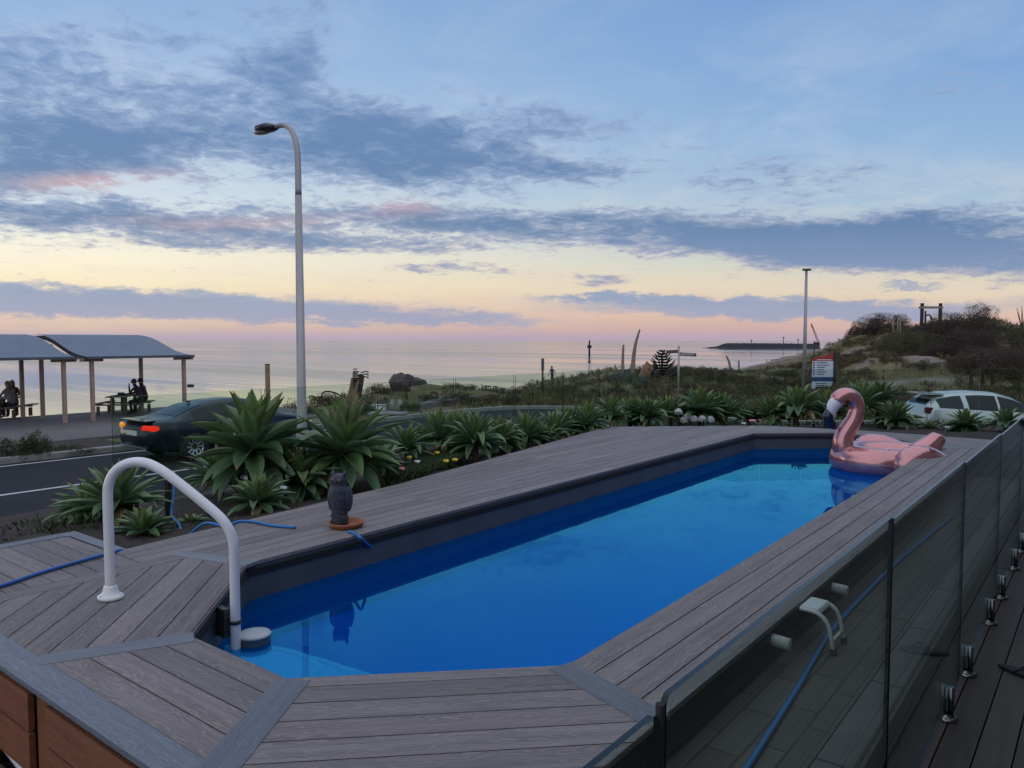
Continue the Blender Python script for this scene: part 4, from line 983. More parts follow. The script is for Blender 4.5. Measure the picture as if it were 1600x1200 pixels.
MID = [('silver', 975, 620, 44, 18, 46, 'rounded silver green shrub left of the leaning timber block'), ('silver', 1005, 620, 40, 17, 44, 'rounded silver green shrub in front of the timber block'), ('silver', 1048, 612, 34, 14, 52, 'pale silver shrub behind the finger post'), ('silver', 872, 612, 46, 8, 52, 'grey green shrub below the walking man'), ('silver', 838, 615, 36, 11, 48, 'grey green shrub left of the bus stop pole'),
       ('brown', 872, 624, 50, 20, 42, 'dark brown shrub under the bus stop pole'), ('green', 905, 626, 70, 22, 41, 'dark green hedge like shrub in the middle distance'), ('green', 950, 628, 70, 24, 40, 'dark green shrub right of the middle hedge'), ('brown', 1075, 622, 60, 18, 42, 'rusty brown shrub right of the finger post'), ('brown', 1120, 625, 70, 20, 41, 'brown shrub on the verge between the finger post and the lamp pole'), ('green', 1175, 626, 80, 22, 42, 'dark shrub at the left of the information sign'),
       ('brown', 765, 640, 34, 13, 36, 'tan tufted shrub at the roadside left of the fence edge'), ('brown', 800, 640, 46, 15, 36, 'larger tan shrub at the roadside by the path'), ('green', 740, 640, 50, 11, 36, 'low green shrub along the pale path'), ('green', 790, 625, 56, 14, 44, 'dark green bush behind the tan shrubs'), ('green', 760, 620, 40, 12, 46, 'dark bush beside the small grey bin'), ('brown', 690, 640, 46, 10, 35, 'low orange brown shrub at the roadside'), ('green', 640, 642, 40, 14, 33, 'green bush below the boulder'), ('green', 668, 632, 32, 12, 36, 'dark green bush to the right below the boulder'),
       ('brown', 430, 645, 60, 14, 37, 'brown hedge clump left of the lamp post'), ('brown', 510, 645, 70, 18, 36, 'brown hedge clump below the hoop'), ('green', 560, 652, 60, 18, 31, 'dark green bush below the leaning sign'), ('brown', 590, 636, 50, 14, 38, 'brown clump between leaning sign and boulder'), ('brown', 620, 630, 60, 12, 40, 'dark brown clump at the left foot of the boulder'), ('brown', 720, 622, 80, 9, 44, 'low reddish brown clump on the bank right of the boulder'), ('brown', 540, 655, 50, 14, 30, 'brown clump near the road left of the white box'), ('green', 480, 655, 50, 14, 31, 'dark clump behind the lamp post'), ('brown', 470, 640, 50, 12, 38, 'reddish brown clump behind the lamp post'),
       ('brown', 1000, 590, 60, 12, 58, 'brown grassy clump at the foot of the carved poles'), ('brown', 950, 596, 70, 11, 56, 'brown grassy mound left of the carved poles'), ('green', 1060, 596, 60, 12, 60, 'dark clump at the foot of the pine')]
MID += [('brown', 95, 652, 70, 10, 36.5, 'low dark bush line on the sea edge under the left shelter'), ('green', 150, 650, 60, 9, 37, 'low dark bush on the sea edge between the shelters'), ('brown', 215, 648, 70, 10, 38, 'low dark bush on the sea edge behind the couple'), ('brown', 290, 646, 80, 12, 37, 'low brown bush on the sea edge right of the shelter'), ('brown', 355, 644, 80, 14, 37, 'brown bush on the sea edge behind the dark car roof')]
for i, (kd, x, y, w, h, D, l) in enumerate(MID): shrub(kd, x, y, w, h, l, D=D, group='shrubs across the road', k=i)
for i, (x, y, w, h, l) in enumerate([(20, 716, 90, 36, 'dark green kerbside shrub at the far left'), (60, 714, 60, 44, 'taller dark kerbside shrub with upright shoots'), (108, 708, 80, 15, 'low bright green kerbside plant behind the car'), (-40, 722, 90, 36, 'dark green kerbside shrub cut by the left edge')]):
    q = gp(x, y, 0.05); shrub('green', x, y, w, h, l, pos=q, group='shrubs in the kerb bed', k=i)
kbd = MB(); kbd.prism([(-21.5, -60), (-24.3, -60), (-24.3, 10.4), (-21.5, 10.4)], -0.2, 0.07); tag(kbd.build('kerb_bed', M['soil']), kind='structure', label='planted strip between road and footpath', cat='kerb bed')

def scatter_grass(name, pts, h, blades, cols, mat_, label, cat, lean=.35):
    n = len(pts); P = np.repeat(np.array(pts), blades, 0); N = len(P)
    a = rng.uniform(0, 6.283, N); hh = h * rng.uniform(.5, 1.3, N); w = hh * .035 + .003
    P = P + np.stack([rng.normal(size=N) * h * .25, rng.normal(size=N) * h * .25, np.zeros(N)], 1)
    dx = np.cos(a) * hh * lean * rng.uniform(.2, 1.6, N); dy = np.sin(a) * hh * lean * rng.uniform(.2, 1.6, N)
    px, py = -np.sin(a) * w, np.cos(a) * w; z = np.zeros(N)
    V = np.stack([P + np.stack([-px, -py, z], 1), P + np.stack([px, py, z], 1), P + np.stack([dx * .35 + px * .8, dy * .35 + py * .8, hh * .6], 1), P + np.stack([dx, dy, hh], 1)], 1).reshape(-1, 3)
    F = np.arange(4 * N).reshape(N, 4); t = rng.uniform(0, 1, N)[:, None]
    o = link(name, np_mesh(name, V, F, np.array(cols[0]) * (1 - t) + np.array(cols[1]) * t), mat_); return tag(o, label, cat, kind='stuff')
pts = []
while len(pts) < 5200:                                   # dune grass over the rise and the verge beyond the road
    D = math.exp(random.uniform(math.log(30), math.log(105))); px = random.uniform(-250, 1750) if random.random() < .3 else random.uniform(820, 1750); p = dp(px, 532, D); x, y = p[0], p[1]
    if (off(x, y) > edge_off(x) + .3 or x < -33.5) and sandy(x, y) < .5 and x - shore(y) > 3.0 and not (x < -24 and y < 21 and x > -33.4) and fbm(x, y, .21) > -.18: pts.append((x, y, G(x, y) - .04))
scatter_grass('dune_grass', pts, .34, 11, ((.06, .058, .026), (.22, .185, .095)), M['leaf'], 'tufts of dry grass over the dune and verge', 'grass')
me_c = []
for sd in range(3): me_c.append(shrub_mesh(80 + sd, 420, .075, 'dome', ((.040, .038, .017), (.15, .125, .055)), 9, .5))
Vs, Fs, Cs, o_ = [], [], [], 0
cnt = 0
while cnt < 1300:                                         # low ground cover between the shrubs
    D = math.exp(random.uniform(math.log(33), math.log(100))); px = random.uniform(-150, 1720) if random.random() < .35 else random.uniform(1000, 1720); p = dp(px, 532, D); x, y = p[0], p[1]
    if sandy(x, y) > .35 or not (off(x, y) > edge_off(x) + .5 or x < -33.8) or x - shore(y) < 3.5 or (x < -24 and y < 21.5 and x > -33.6) or fbm(x + 9, y, .16) < -.05: continue
    me = me_c[cnt % 3]; v = np.empty(len(me.vertices) * 3, np.float32); me.vertices.foreach_get('co', v); v = v.reshape(-1, 3)
    s = random.uniform(.35, 1.1); a = random.uniform(0, 6.28); v2 = np.stack([(v[:, 0] * math.cos(a) - v[:, 1] * math.sin(a)) * s + x, (v[:, 0] * math.sin(a) + v[:, 1] * math.cos(a)) * s + y, v[:, 2] * s * .8 + G(x, y) - .05], 1)
    cc = np.empty(len(me.polygons) * 4, np.float32); me.attributes['col'].data.foreach_get('color', cc); cc = cc.reshape(-1, 4)[:, :3] * np.array([random.uniform(.8, 1.3), random.uniform(.8, 1.1), random.uniform(.7, 1.2)])
    Vs.append(v2); Fs.append(np.arange(len(v2)).reshape(-1, 4) + o_); o_ += len(v2); Cs.append(cc); cnt += 1
tag(link('dune_groundcover', np_mesh('groundcover', np.concatenate(Vs), np.concatenate(Fs), np.concatenate(Cs)), M['leaf']), 'low olive ground cover over the dune', 'ground cover', kind='stuff')
pts = []
for k in range(9000): pts.append((random.uniform(-1.30, -0.78), random.uniform(11.0, 19.3), ZP - .005))
scatter_grass('lawn_grass', pts, .05, 3, ((.03, .10, .015), (.07, .17, .03)), M['leaf'], 'green grass of the small lawn', 'grass', .5)
pts = []
for k in range(2600):
    t = random.uniform(1, 16); q = offpt(random.uniform(1.2, 5.0), t); oo = off(*q); pts.append((q[0], q[1], 1.22 - 1.14 * sst(0, 1, (oo - .4) / 4.9) - .03))
for k in range(2600):
    q = offpt(random.uniform(12.2, 17.0), random.uniform(4, 22)); pts.append((q[0], q[1], G(*q) - .04))
scatter_grass('verge_grass', pts, .16, 6, ((.035, .07, .015), (.09, .13, .035)), M['leaf'], 'green grass on the bank beyond the far fence', 'grass', .5)
# flowering ground cover and small leaves between the agaves
pts = []
def bedpt(px, py, z): q = gp(px, py, z); return (q[0], q[1], z)
for k in range(2600):
    t = random.random(); px = 612 + 110 * t; y0 = 762 - 37 * t
    pts.append(bedpt(px, y0 - abs(random.gauss(0, 9)) - 4, 1.42))
scatter_grass('flowering_groundcover', pts, .11, 5, ((.035, .06, .025), (.10, .14, .06)), M['leaf'], 'low flowering ground cover along the deck edge', 'ground cover', .6)
pts = []
for (x, y) in [((a[0]), (a[1])) for a in [(-5.75, 3.1), (-5.9, 4.1), (-6.0, 3.4), (-6.3, 7.2), (-6.6, 8.6), (-6.75, 9.6), (-6.9, 11.6), (-6.0, 12.4), (-5.2, 13.0), (-4.0, 13.6), (-2.8, 13.7), (-2.0, 13.7), (-6.3, 2.9), (-7, 2.6)]]:
    for k in range(150): pts.append((x + random.gauss(0, .3) - .1, y + random.gauss(0, .35), 1.37))
scatter_grass('bed_weeds', pts, .055, 3, ((.03, .05, .02), (.09, .11, .04)), M['leaf'], 'small weeds and leaf litter in the garden bed', 'ground cover', .8)
def flower(px, py, z, h, r, m, label, kind='daisy', cat='flower'):
    p = gp(px, py, z); o = empty('flower', (p[0], p[1], z - h), 0, label, cat, 'small flowers in the bed')
    mb = MB(); mb.tube([(0, 0, 0), (.01, 0, h * .6), (0, 0, h)], .004, 5); mb.build('stalk', M['green_stake'], o)
    mb = MB()
    for k in range(9): a = k * .7; mb.ell((r * .6 * math.cos(a), r * .6 * math.sin(a), h + .01 * (k % 2)), (r * .5, r * .5, r * .35), 7, 5)
    mb.build('petals', m, o)
for i, (x, y, m, l) in enumerate([(628, 733, 'petal_pink', 'pink daisy at the left of the flowering ground cover'), (640, 715, 'yellow', 'yellow flower above the pink daisy'), (683, 708, 'yellow', 'orange yellow flower among the ground cover stalks'), (697, 721, 'yellow', 'yellow flower at the lower right of the ground cover'), (711, 719, 'yellow', 'rightmost yellow flower of the ground cover'), (652, 722, 'petal_white', 'white flower in the middle of the ground cover'), (780, 700, 'petal_white', 'pale flower spike between two agaves half way along'), (443, 763, 'petal_white', 'white flower under the tall agave'), (1176, 658, 'petal_pink', 'pink geranium head at the far deck edge'), (1162, 662, 'petal_white', 'white flower beside the pink geranium'), (1480, 668, 'petal_white', 'white flower in front of the silver car'), (948, 666, 'petal_white', 'white flower by the angle of the deck edge')]):
    flower(x, y, 1.55, .16, .035 if i != 8 else .06, M[m], l)
for i, (x, y, l) in enumerate([(1060, 645, 'leftmost and tallest silvery succulent flower head'), (1075, 652, 'second silvery succulent head from the left'), (1068, 658, 'low silvery succulent head in front'), (1084, 656, 'middle silvery succulent head'), (1097, 656, 'silvery succulent head second from the right'), (1110, 657, 'rightmost silvery succulent head')]):
    p = dp(x, y, 14.9); zt = p[2]; o = empty('silver_succulent', (p[0], p[1], 1.34), 0, l, 'succulent', 'silvery white succulents at the far corner of the deck')
    mb = MB(); mb.tube([(0, 0, 0), (0.01, .01, zt - 1.34)], .02, 6); mb.build('stalk', M['agave_trunk'], o)
    mb = MB()
    for k in range(46):
        t = k / 45; a = k * 2.4; e = R(88 - 115 * t); d = Vector((math.cos(a) * math.cos(e), math.sin(a) * math.cos(e), math.sin(e))); c = Vector((0, 0, zt - 1.34)); mb.tube([c + d * .02, c + d * .055, c + d * .088], [.012, .018, .004], 5)
    mb.build('leaves', M['petal_white'], o)

# ------------------------------------------------------------------ inflatable flamingo
def flamingo():
    c = dp(1384, 722, 10.25); root = empty('inflatable_flamingo', (c[0], c[1], ZW), YAW + math.pi, 'large metallic pink inflatable flamingo ring floating at the far end of the pool', 'pool float')
    # local x runs to the head (left in the photo), y towards the camera
    mb = MB(); n, m = 72, 20; vs = []; fs = []
    for i in range(n):
        t = 2 * math.pi * i / n; ct, st = math.cos(t), math.sin(t); ax, ay = 0.50, 0.43
        wr = 1 + (0.032 * math.sin(t * 62) * (0.6 + .4 * math.sin(t * 5)))
        for k in range(m):
            f = 2 * math.pi * k / m; cf, sf = math.cos(f), math.sin(f); pinch = wr if abs(cf) > .3 else 1
            r = .205 * (1.0 if ct < .3 else 1.0 + .10 * (ct - .3)) * (pinch if cf > 0 else 1)
            vs.append(((ax + r * cf) * ct, (ay + r * cf) * st, .125 + r * .92 * sf))
    for i in range(n):
        for k in range(m): fs.append((i * m + k, ((i + 1) % n) * m + k, ((i + 1) % n) * m + (k + 1) % m, i * m + (k + 1) % m))
    mb.add(vs, fs, 0, True); mb.build('ring', M['pink'], root)
    mb = MB(); pl = spline([(.52, 0, .18), (.575, 0, .30), (.565, 0, .42), (.50, 0, .545), (.435, 0, .66), (.405, 0, .77), (.42, 0, .88), (.475, 0, .955), (.555, 0, .975), (.635, 0, .935), (.685, 0, .865)], 5)
    rad = list(np.interp(np.linspace(0, 1, len(pl)), [0, .08, .2, .4, .6, .75, .86, .93, 1], [.14, .142, .122, .104, .097, .098, .110, .110, .08]))
    mb.tube(pl, rad, 22)
    for i in range(len(mb.v)):
        x, y, z = mb.v[i]
        if .25 < z < .8: a = 1 + .012 * math.sin(z * 130 + y * 20); mb.v[i] = (x, y * a, z)
    nk = mb.build('neck', M['pink'], root)
    mb = MB(); mb.tube(spline([(.665, 0, .90), (.715, 0, .835), (.735, 0, .755), (.715, 0, .675)], 5), list(np.interp(np.linspace(0, 1, 16), [0, .3, .7, 1], [.094, .085, .062, .03])), 18); mb.build('beak', M['beak_white'], root)
    mb = MB(); mb.tube(spline([(.755, 0, .80), (.782, 0, .72), (.765, 0, .64), (.70, 0, .565), (.645, 0, .555)], 5), list(np.interp(np.linspace(0, 1, 21), [0, .3, .7, 1], [.03, .068, .06, .015])), 16); mb.build('beak_tip', M['navy'], root)
    for s in (-1, 1):
        mb = MB(); mb.ell((.585, s * .117, .90), (.034, .012, .034), 16, 8); mb.build('eye', M['eye_red'], root)
        def wf(q):
            x, y, z = q; t = (x + .44) / .88
            sc = 1 + .022 * math.cos(math.atan2(z, x - .05) * 30) * sst(.45, .8, t)
            return (x * sc, y * (0.75 + .4 * t), z * sc * (.62 + .42 * t) - .03 * (1 - t))
        mb = MB(); mb.ell((-.22, s * .60, .12), (.42, .20, .33), 110, 30, fn=wf)
        i0 = 0
        for i in range(len(mb.v)):
            x, y, z = mb.v[i]; mb.v[i] = (x, y - s * .45 * max(0, (-.2 - x)), z)
        mb.build('wing', M['pink_wing'], root)
    mb = MB(); mb.tube(spline([(-.44, 0, .18), (-.54, 0, .26), (-.63, 0, .345), (-.70, 0, .42), (-.72, 0, .45)], 4), list(np.interp(np.linspace(0, 1, 17), [0, .3, .7, .92, 1], [.17, .15, .105, .06, .02])), 18); mb.build('tail', M['pink'], root)
    mb = MB(); mb.tube([((.50 + .207) * math.cos(t), (.43 + .207) * math.sin(t), .125) for t in np.linspace(0, 6.2832, 60)], .005, 5); mb.build('seam', M['pink_wing'], root)
    mb = MB(); mb.lathe([(0, .02), (.016, .02), (.018, 0)], 12, (.18, .43, .31)); mb.build('valve', M['beak_white'], root)
    mb = MB(); mb.ell((0, 0, .05), (.36, .30, .05), 24, 8); mb.build('seat_floor', M['pink_wing'], root)
flamingo()

# step stool, thong
q = gp(1270, 985, ZP); st = empty('step_stool', (-1.255, 4.33, ZP), 0, 'small white tubular pool step against the deck edge on the paving', 'step stool')
mb = MB()
for y in (-.10, .10):
    mb.tube(spline([(.13, y, .0), (.10, y, .15), (.05, y, .205), (-.02, y, .215), (-.05, y, .215)], 5), .011, 10)
mb.tube([(.118, -.10, .07), (.118, .10, .07)], .009, 10); mb.tube([(.045, -.10, .205), (.045, .10, .205)], .010, 10); mb.build('frame', M['white_plastic'], st)
mb = MB(); mb.box(-.055, .05, -.095, .095, .215, .228); mb.build('tread', M['white_plastic'], st, bevel=.006)
for y in (-.10, .10):
    mb = MB(); mb.lathe([(0, 0), (.018, 0), (.018, .03), (.013, .035)], 12, (.13, y, 0)); mb.build('rubber_foot', M['rubber'], st)
tg = gp(1592, 1053, ZV); th = empty('thong_sandal', (tg[0] + .02, tg[1], ZV), R(-20), 'black rubber thong lying on the dark veranda boards', 'sandal')
mb = MB(); sole = []
for k in range(28):
    a = 2 * math.pi * k / 28; x = .135 * math.cos(a); w = .046 + .010 * math.cos(a) - .006 * math.cos(2 * a); sole.append((x, w * math.sin(a)))
mb.prism(sole, .002, .018); mb.build('sole', M['rubber'], th, bevel=.004)
mb = MB(); mb.tube(spline([(-.03, -.044, .018), (.02, -.036, .045), (.075, 0, .022), (.02, .036, .045), (-.03, .044, .018)], 5), .006, 8); mb.build('strap', M['rubber'], th)

# ------------------------------------------------------------------ lamps, signs, poles
def lamp_post():
    b = dp(473, 742, 15.7); root = empty('street_lamp', (b[0], b[1], 0), 0, 'tall curved arm street lamp with a grey tapering pole behind the agaves', 'street lamp')
    top = 7.35
    mb = MB(); mb.tube([(0, 0, 0), (0, 0, 1.2), (0, 0, 1.25), (0, 0, 5.9)], [.125, .115, .098, .066], 18); mb.build('pole', M['lamp_grey'], root)
    mb = MB(); pl = spline([(0, 0, 5.9), (0, 0, 6.45), (-.03, 0, 6.85), (-.16, 0, 7.16), (-.38, 0, 7.33), (-.62, 0, 7.37), (-.78, 0, 7.36)], 5); mb.tube(pl, list(np.linspace(.066, .045, len(pl))), 14); mb.build('arm', M['lamp_grey'], root)
    h = MB(); h.tube([(-.70, 0, 7.355), (-.80, 0, 7.37), (-.95, 0, 7.40), (-1.2, 0, 7.40), (-1.30, 0, 7.375)], [.055, .085, .125, .12, .07], 14)
    for i in range(len(h.v)): x, y, z = h.v[i]; h.v[i] = (x, y * 1.5, 7.37 + (z - 7.37) * .72)
    hd = h.build('lamp_head', M['lamp_dark'], root)
    mb = MB(); mb.ell((-1.18, 0, 7.335), (.26, .13, .05), 16, 8); mb.build('lens', M['lamp_lens'], hd)
lamp_post()
p = np.array([hit(1256, 612)[0], hit(1256, 612)[1], 0]); D = float(np.dot(p - EYE, FW)); zt = dp(1257, 424, D)[2]
lp = empty('street_lamp', (p[0], p[1], -.3), YAW, 'thin far lamp pole with a flat head standing beside the information sign', 'street lamp'); H = zt + .3
mb = MB(); mb.tube([(0, 0, 0), (0, 0, H)], [.13, .075], 12); mb.build('pole', M['lamp_grey'], lp)
mb = MB(); mb.box(-.22, .25, -.12, .12, H, H + .12); mb.build('lamp_head', M['lamp_dark'], lp, bevel=.02)
# information sign
p = dp(1287, 560, D - 1.0); u = D / FPX
sg = empty('information_sign', (p[0], p[1], 0), YAW, 'tall red white and blue information board with a slanted top beside the thin lamp pole', 'sign')
k = (D - 1.0) / FPX; z_ = lambda y: 3 - (y - 532) * k
mb = MB(); mb.box(.56, .72, -.06, .06, -.4, z_(550)); mb.build('frame_post', M['sign_black'], sg)
mb = MB(); x0, x1 = -.66, .56
mb.add([(x0, -.03, z_(560)), (x1, -.03, z_(560)), (x1, -.03, z_(552)), (x0, .03, z_(560)), (x1, .03, z_(560)), (x1, .03, z_(552))], [(0, 1, 2), (5, 4, 3), (1, 4, 5, 2), (0, 2, 5, 3)]); mb.box(x0, x1, -.03, .03, z_(564), z_(560)); mb.build('header', M['sign_red'], sg)
mb = MB(); mb.box(x0, x1, -.03, .03, z_(589), z_(564) - .003); mb.build('panel', M['sign_white'], sg)
mb = MB(); mb.box(x0, x1, -.032, .03, z_(596), z_(589) - .003); mb.build('band', M['sign_blue'], sg)
mb = MB(); mb.box(x0, x1, -.03, .03, z_(608), z_(596) - .003); mb.build('panel', M['sign_white'], sg)
mb = MB()
for i in range(6): 
    zz = z_(566.5 + i * 3.6); mb.box(-.62, -.52, -.038, -.03, zz - .05, zz + .03); mb.box(-.40, -.40 + (.62, .75, .5, .42, .55, .45)[i], -.038, -.03, zz - .035, zz + .015)
for i in range(3): mb.box(-.45, (.2, .1, .3)[i], -.038, -.03, z_(599 + i * 3) - .03, z_(599 + i * 3) + .015)
mb.build('lettering', M['sign_blue'], sg); mb = MB(); mb.box(-.4, .45, -.036, -.03, z_(562.6), z_(561.4)); mb.build('lettering', M['sign_white'], sg)
# finger post
D = 38.0; p = dp(1060, 600, D); k = D / FPX; fpz = G(p[0], p[1]); root = empty('finger_post', (p[0], p[1], fpz - .1), YAW, 'grey finger post with two dark arms pointing left and right', 'finger post')
hz = 3 - (540 - 532) * k - fpz
mb = MB(); mb.tube([(0, 0, 0), (0, 0, hz)], .05, 10); mb.tube([(0, 0, hz), (0, 0, hz + .12)], [.05, .01], 8); mb.build('pole', M['lamp_grey'], root)
mb = MB(); mb.box(-.62, -.04, -.03, .03, hz - .24, hz - .08); 
for i in range(len(mb.v)): x, y, z = mb.v[i]; mb.v[i] = (x, y, z - x * -.06 - .02)
mb.build('arm', M['sign_grey'], root); mb = MB(); mb.box(.04, .86, -.03, .03, hz - .40, hz - .23)
for i in range(len(mb.v)): x, y, z = mb.v[i]; mb.v[i] = (x, y, z - x * .05)
a = mb.build('arm', M['sign_grey'], root); mb = MB(); [mb.box(.10 + i * .11, .17 + i * .11, -.036, -.03, hz - .36, hz - .29) for i in range(6)]; mb.build('lettering', M['sign_white'], a)
def pole_thing(name, px, ytop, D, r0, r1, m, label, cat, lean=0.0, group=None, z0=None):
    p = dp(px, 532, D); zg = G(p[0], p[1]) if z0 is None else z0; zt = 3 - (ytop - 532) * D / FPX; o = empty(name, (p[0], p[1], zg - .1), YAW, label, cat, group)
    return o, zt - zg + .1
for px, yt, D, r0, r1, bend, l in ((973, 540, 56, .15, .08, .04, 'shorter straight carved timber pole'), (988, 516, 57, .22, .07, .42, 'tallest carved timber pole curving to the right'), (1002, 571, 54, .16, .05, .15, 'short leaning carved pole right of the tall one'), (1142, 557, 70, .14, .08, -.30, 'left one of two thin bare poles on the dune flat'), (1155, 564, 72, .10, .08, .0, 'right one of two thin bare poles on the dune flat')):
    o, h = pole_thing('timber_pole', px, yt, D, r0, r1, None, l, 'pole', group='carved poles'); mb = MB(); mb.tube(spline([(0, 0, 0), (bend * .15, 0, h * .35), (bend * .5, 0, h * .7), (bend * 1.25, 0, h)], 4), list(np.linspace(r0, r1, 13)), 8); mb.build('shaft', M['old_timber'], o)
    mb = MB(); mb.tube([(bend * 1.25, 0, h - .02), (bend * 1.27, 0, h + .06)], [r1 * 1.05, r1 * .5], 8); mb.build('tip', M['dark_timber'], o)
o, h = pole_thing('timber_block', 1012, 569, 47, 0, 0, None, 'leaning square timber block beside the small pine', 'timber sculpture'); mb = MB(); mb.beam((-.28, 0, 0), (.18, 0, h), .56, .4, (0, 1, 0)); mb.build('block', M['brown_timber'], o, bevel=.03); mb = MB(); mb.beam((.08, .12, 0), (.55, .12, h - .05), .34, .3, (0, 1, 0)); mb.build('block', M['dark_timber'], o, bevel=.03)
o, h = pole_thing('carved_sign', 557, 588, 37, 0, 0, None, 'leaning carved timber panel sculpture with twigs at its side', 'timber sculpture'); zs = 37 / FPX
mb = MB(); mb.beam((-.26, 0, -.1), (-.06, 0, h - .1), .42, .18, (0, 1, 0)); mb.build('panel', M['brown_timber'], o, bevel=.02); mb = MB(); mb.beam((.02, .03, -.1), (.22, .03, h + .04), .26, .22, (0, 1, 0)); mb.build('post', M['dark_timber'], o, bevel=.02)
mb = MB()
for i in range(7): zz = .75 + i * .11; mb.box(-.32 + zz * .11, -.12 + zz * .11 + .05 * (i % 3), -.11, -.09, zz, zz + .05)
for i in range(4): mb.box(-.26 + i * .06 + .1, -.22 + i * .06 + .1, -.11, -.09, .5 + .12 * i, 1.3)
mb.build('carving', M['dark_timber'], o); mb = MB()
for i in range(3): mb.tube([(.2, 0, 1.0 + i * .13), (.42, 0, 1.08 + i * .13), (.56, 0, 1.02 + i * .13)], [.03, .025, .04], 5)
mb.tube([(.0, 0, h), (.15, .0, h + .08), (.3, 0, h + .06)], [.03, .05, .03], 6); mb.build('twigs', M['dark_timber'], o)
o, h = pole_thing('bus_stop_pole', 848, 560, 42, 0, 0, None, 'bus stop pole with a narrow grey flag at the top', 'bus stop'); mb = MB(); mb.tube([(0, 0, 0), (0, 0, h)], .05, 8); mb.build('pole', M['dark_timber'], o); mb = MB(); mb.box(-.08, .08, -.06, .06, h - .66, h); mb.build('flag', M['sign_grey'], o, bevel=.01)
o, h = pole_thing('marker_post', 417, 570, 27.5, 0, 0, None, 'brown square timber post behind the dark car', 'post', z0=0); mb = MB(); mb.box(-.07, .07, -.07, .07, 0, h); mb.build('post', M['brown_timber'], o, bevel=.012); mb = MB(); mb.box(-.075, .075, -.075, .075, h, h + .03); mb.build('cap', M['dark_timber'], o)
o, h = pole_thing('bike_hoop', 515, 612, 38.5, 0, 0, None, 'dark curved steel hoop rising from the hedge', 'hoop', z0=.2); mb = MB(); mb.tube(spline([(-.45, 0, 0), (-.42, 0, h * .6), (-.25, 0, h), (.1, 0, h * .92), (.42, 0, h * .55), (.62, 0, 0)], 5), .04, 8); mb.build('tube', M['dark_timber'], o)
o, h = pole_thing('utility_box', 591, 634, 33, 0, 0, None, 'white box shaped utility cabinet below the boulder', 'cabinet', z0=.1); mb = MB(); mb.box(-.28, .28, -.25, .25, 0, h); mb.build('cabinet', M['white_plastic'], o, bevel=.02); mb = MB(); mb.box(-.3, .3, -.27, .27, h, h + .05); mb.build('lid', M['lamp_grey'], o, bevel=.01)
for px, l in ((612, 'left white bollard below the boulder'), (624, 'right white bollard below the boulder')):
    o, h = pole_thing('bollard', px, 634, 33.5, 0, 0, None, l, 'bollard', group='white bollards below the boulder', z0=.1); mb = MB(); mb.lathe([(.14, 0), (.12, .2), (.06, .45), (.07, h - .1), (.05, h), (0, h)], 12); mb.build('body', M['concrete'], o)
o, h = pole_thing('litter_bin', 762, 603, 50, 0, 0, None, 'small grey litter bin standing above the dark bushes', 'bin'); mb = MB(); mb.tube([(0, 0, 0), (0, 0, h - .25)], .2, 12); mb.build('body', M['lamp_grey'], o); mb = MB(); [mb.box(x - .02, x + .02, -.02, .02, h - .25, h - .05) for x in (-.17, .17)]; mb.box(-.25, .25, -.2, .2, h - .05, h); mb.build('hood', M['dark_timber'], o)
o, h = pole_thing('stone_plinth', 600, 645, 29.5, 0, 0, None, 'low dark edged concrete plinth at the kerb', 'plinth', z0=.0); mb = MB(); mb.box(-.55, .75, -.3, .3, .05, .25); mb.build('base', M['sign_black'], o, bevel=.02); mb = MB(); mb.box(-.6, .85, -.35, .35, .253, .33); mb.build('slab', M['concrete'], o, bevel=.02)
# boulder
p = onG(640, 43, .3); bo = MB(); 
def rk(q):
    v = Vector(q); m_ = max(abs(v.x) / .72, abs(v.y) / .9, abs(v.z) / .8, .05); f = .62 + .38 * (v.length / m_ / 1.0) ** .0 * min(1.25, 1 / max(.6, m_)) * .9 + .26 * mnoise.fractal(v * 1.6 + Vector((3, 1, 2)), 1, 2, 5) - .15 * abs(mnoise.noise(v * 3.1)); return tuple(v * f)
k = 43 / FPX; bo.ell((-.35, 0, .45), (19 * k, .9, 25 * k), 40, 28, fn=rk); bo.ell((.38, .1, .25), (19 * k, .8, 22 * k), 36, 24, fn=rk); o = bo.build('boulder', M['rock']); o.location = p; o.rotation_euler = (0, 0, YAW); tag(o, 'big rounded dark boulder on the bank across the road', 'boulder')
# timber frame on the dune
b = hit(1453, 524); Dg = float(np.dot(b - EYE, FW)); k = Dg / FPX; root = empty('timber_gateway', (b[0], b[1], b[2] - 1.0), YAW, 'timber gate frame of two posts and a crossbeam on the dune crest', 'gateway'); h = 3 - (474 - 532) * k - b[2] + 1
for x in (-13.5 * k, 15 * k): mb = MB(); mb.box(x - 1.9 * k, x + 1.9 * k, -.1, .1, 0, h); mb.build('post', M['dark_timber'], root)
mb = MB(); mb.box(-20 * k, 18 * k, -.14, -.1, h - 8.5 * k, h - 5.0 * k); mb.build('crossbeam', M['old_timber'], root)
mb = MB(); mb.tube(spline([(-8 * k, 0, h - 36 * k), (-8 * k, 0, h - 12 * k)], 2) , .08, 6); mb.tube(spline([(-8 * k, 0, h - 20 * k), (-2 * k, 0, h - 18 * k), (3 * k, 0, h - 26 * k)], 4), .06, 6); mb.build('hook', M['dark_timber'], root)
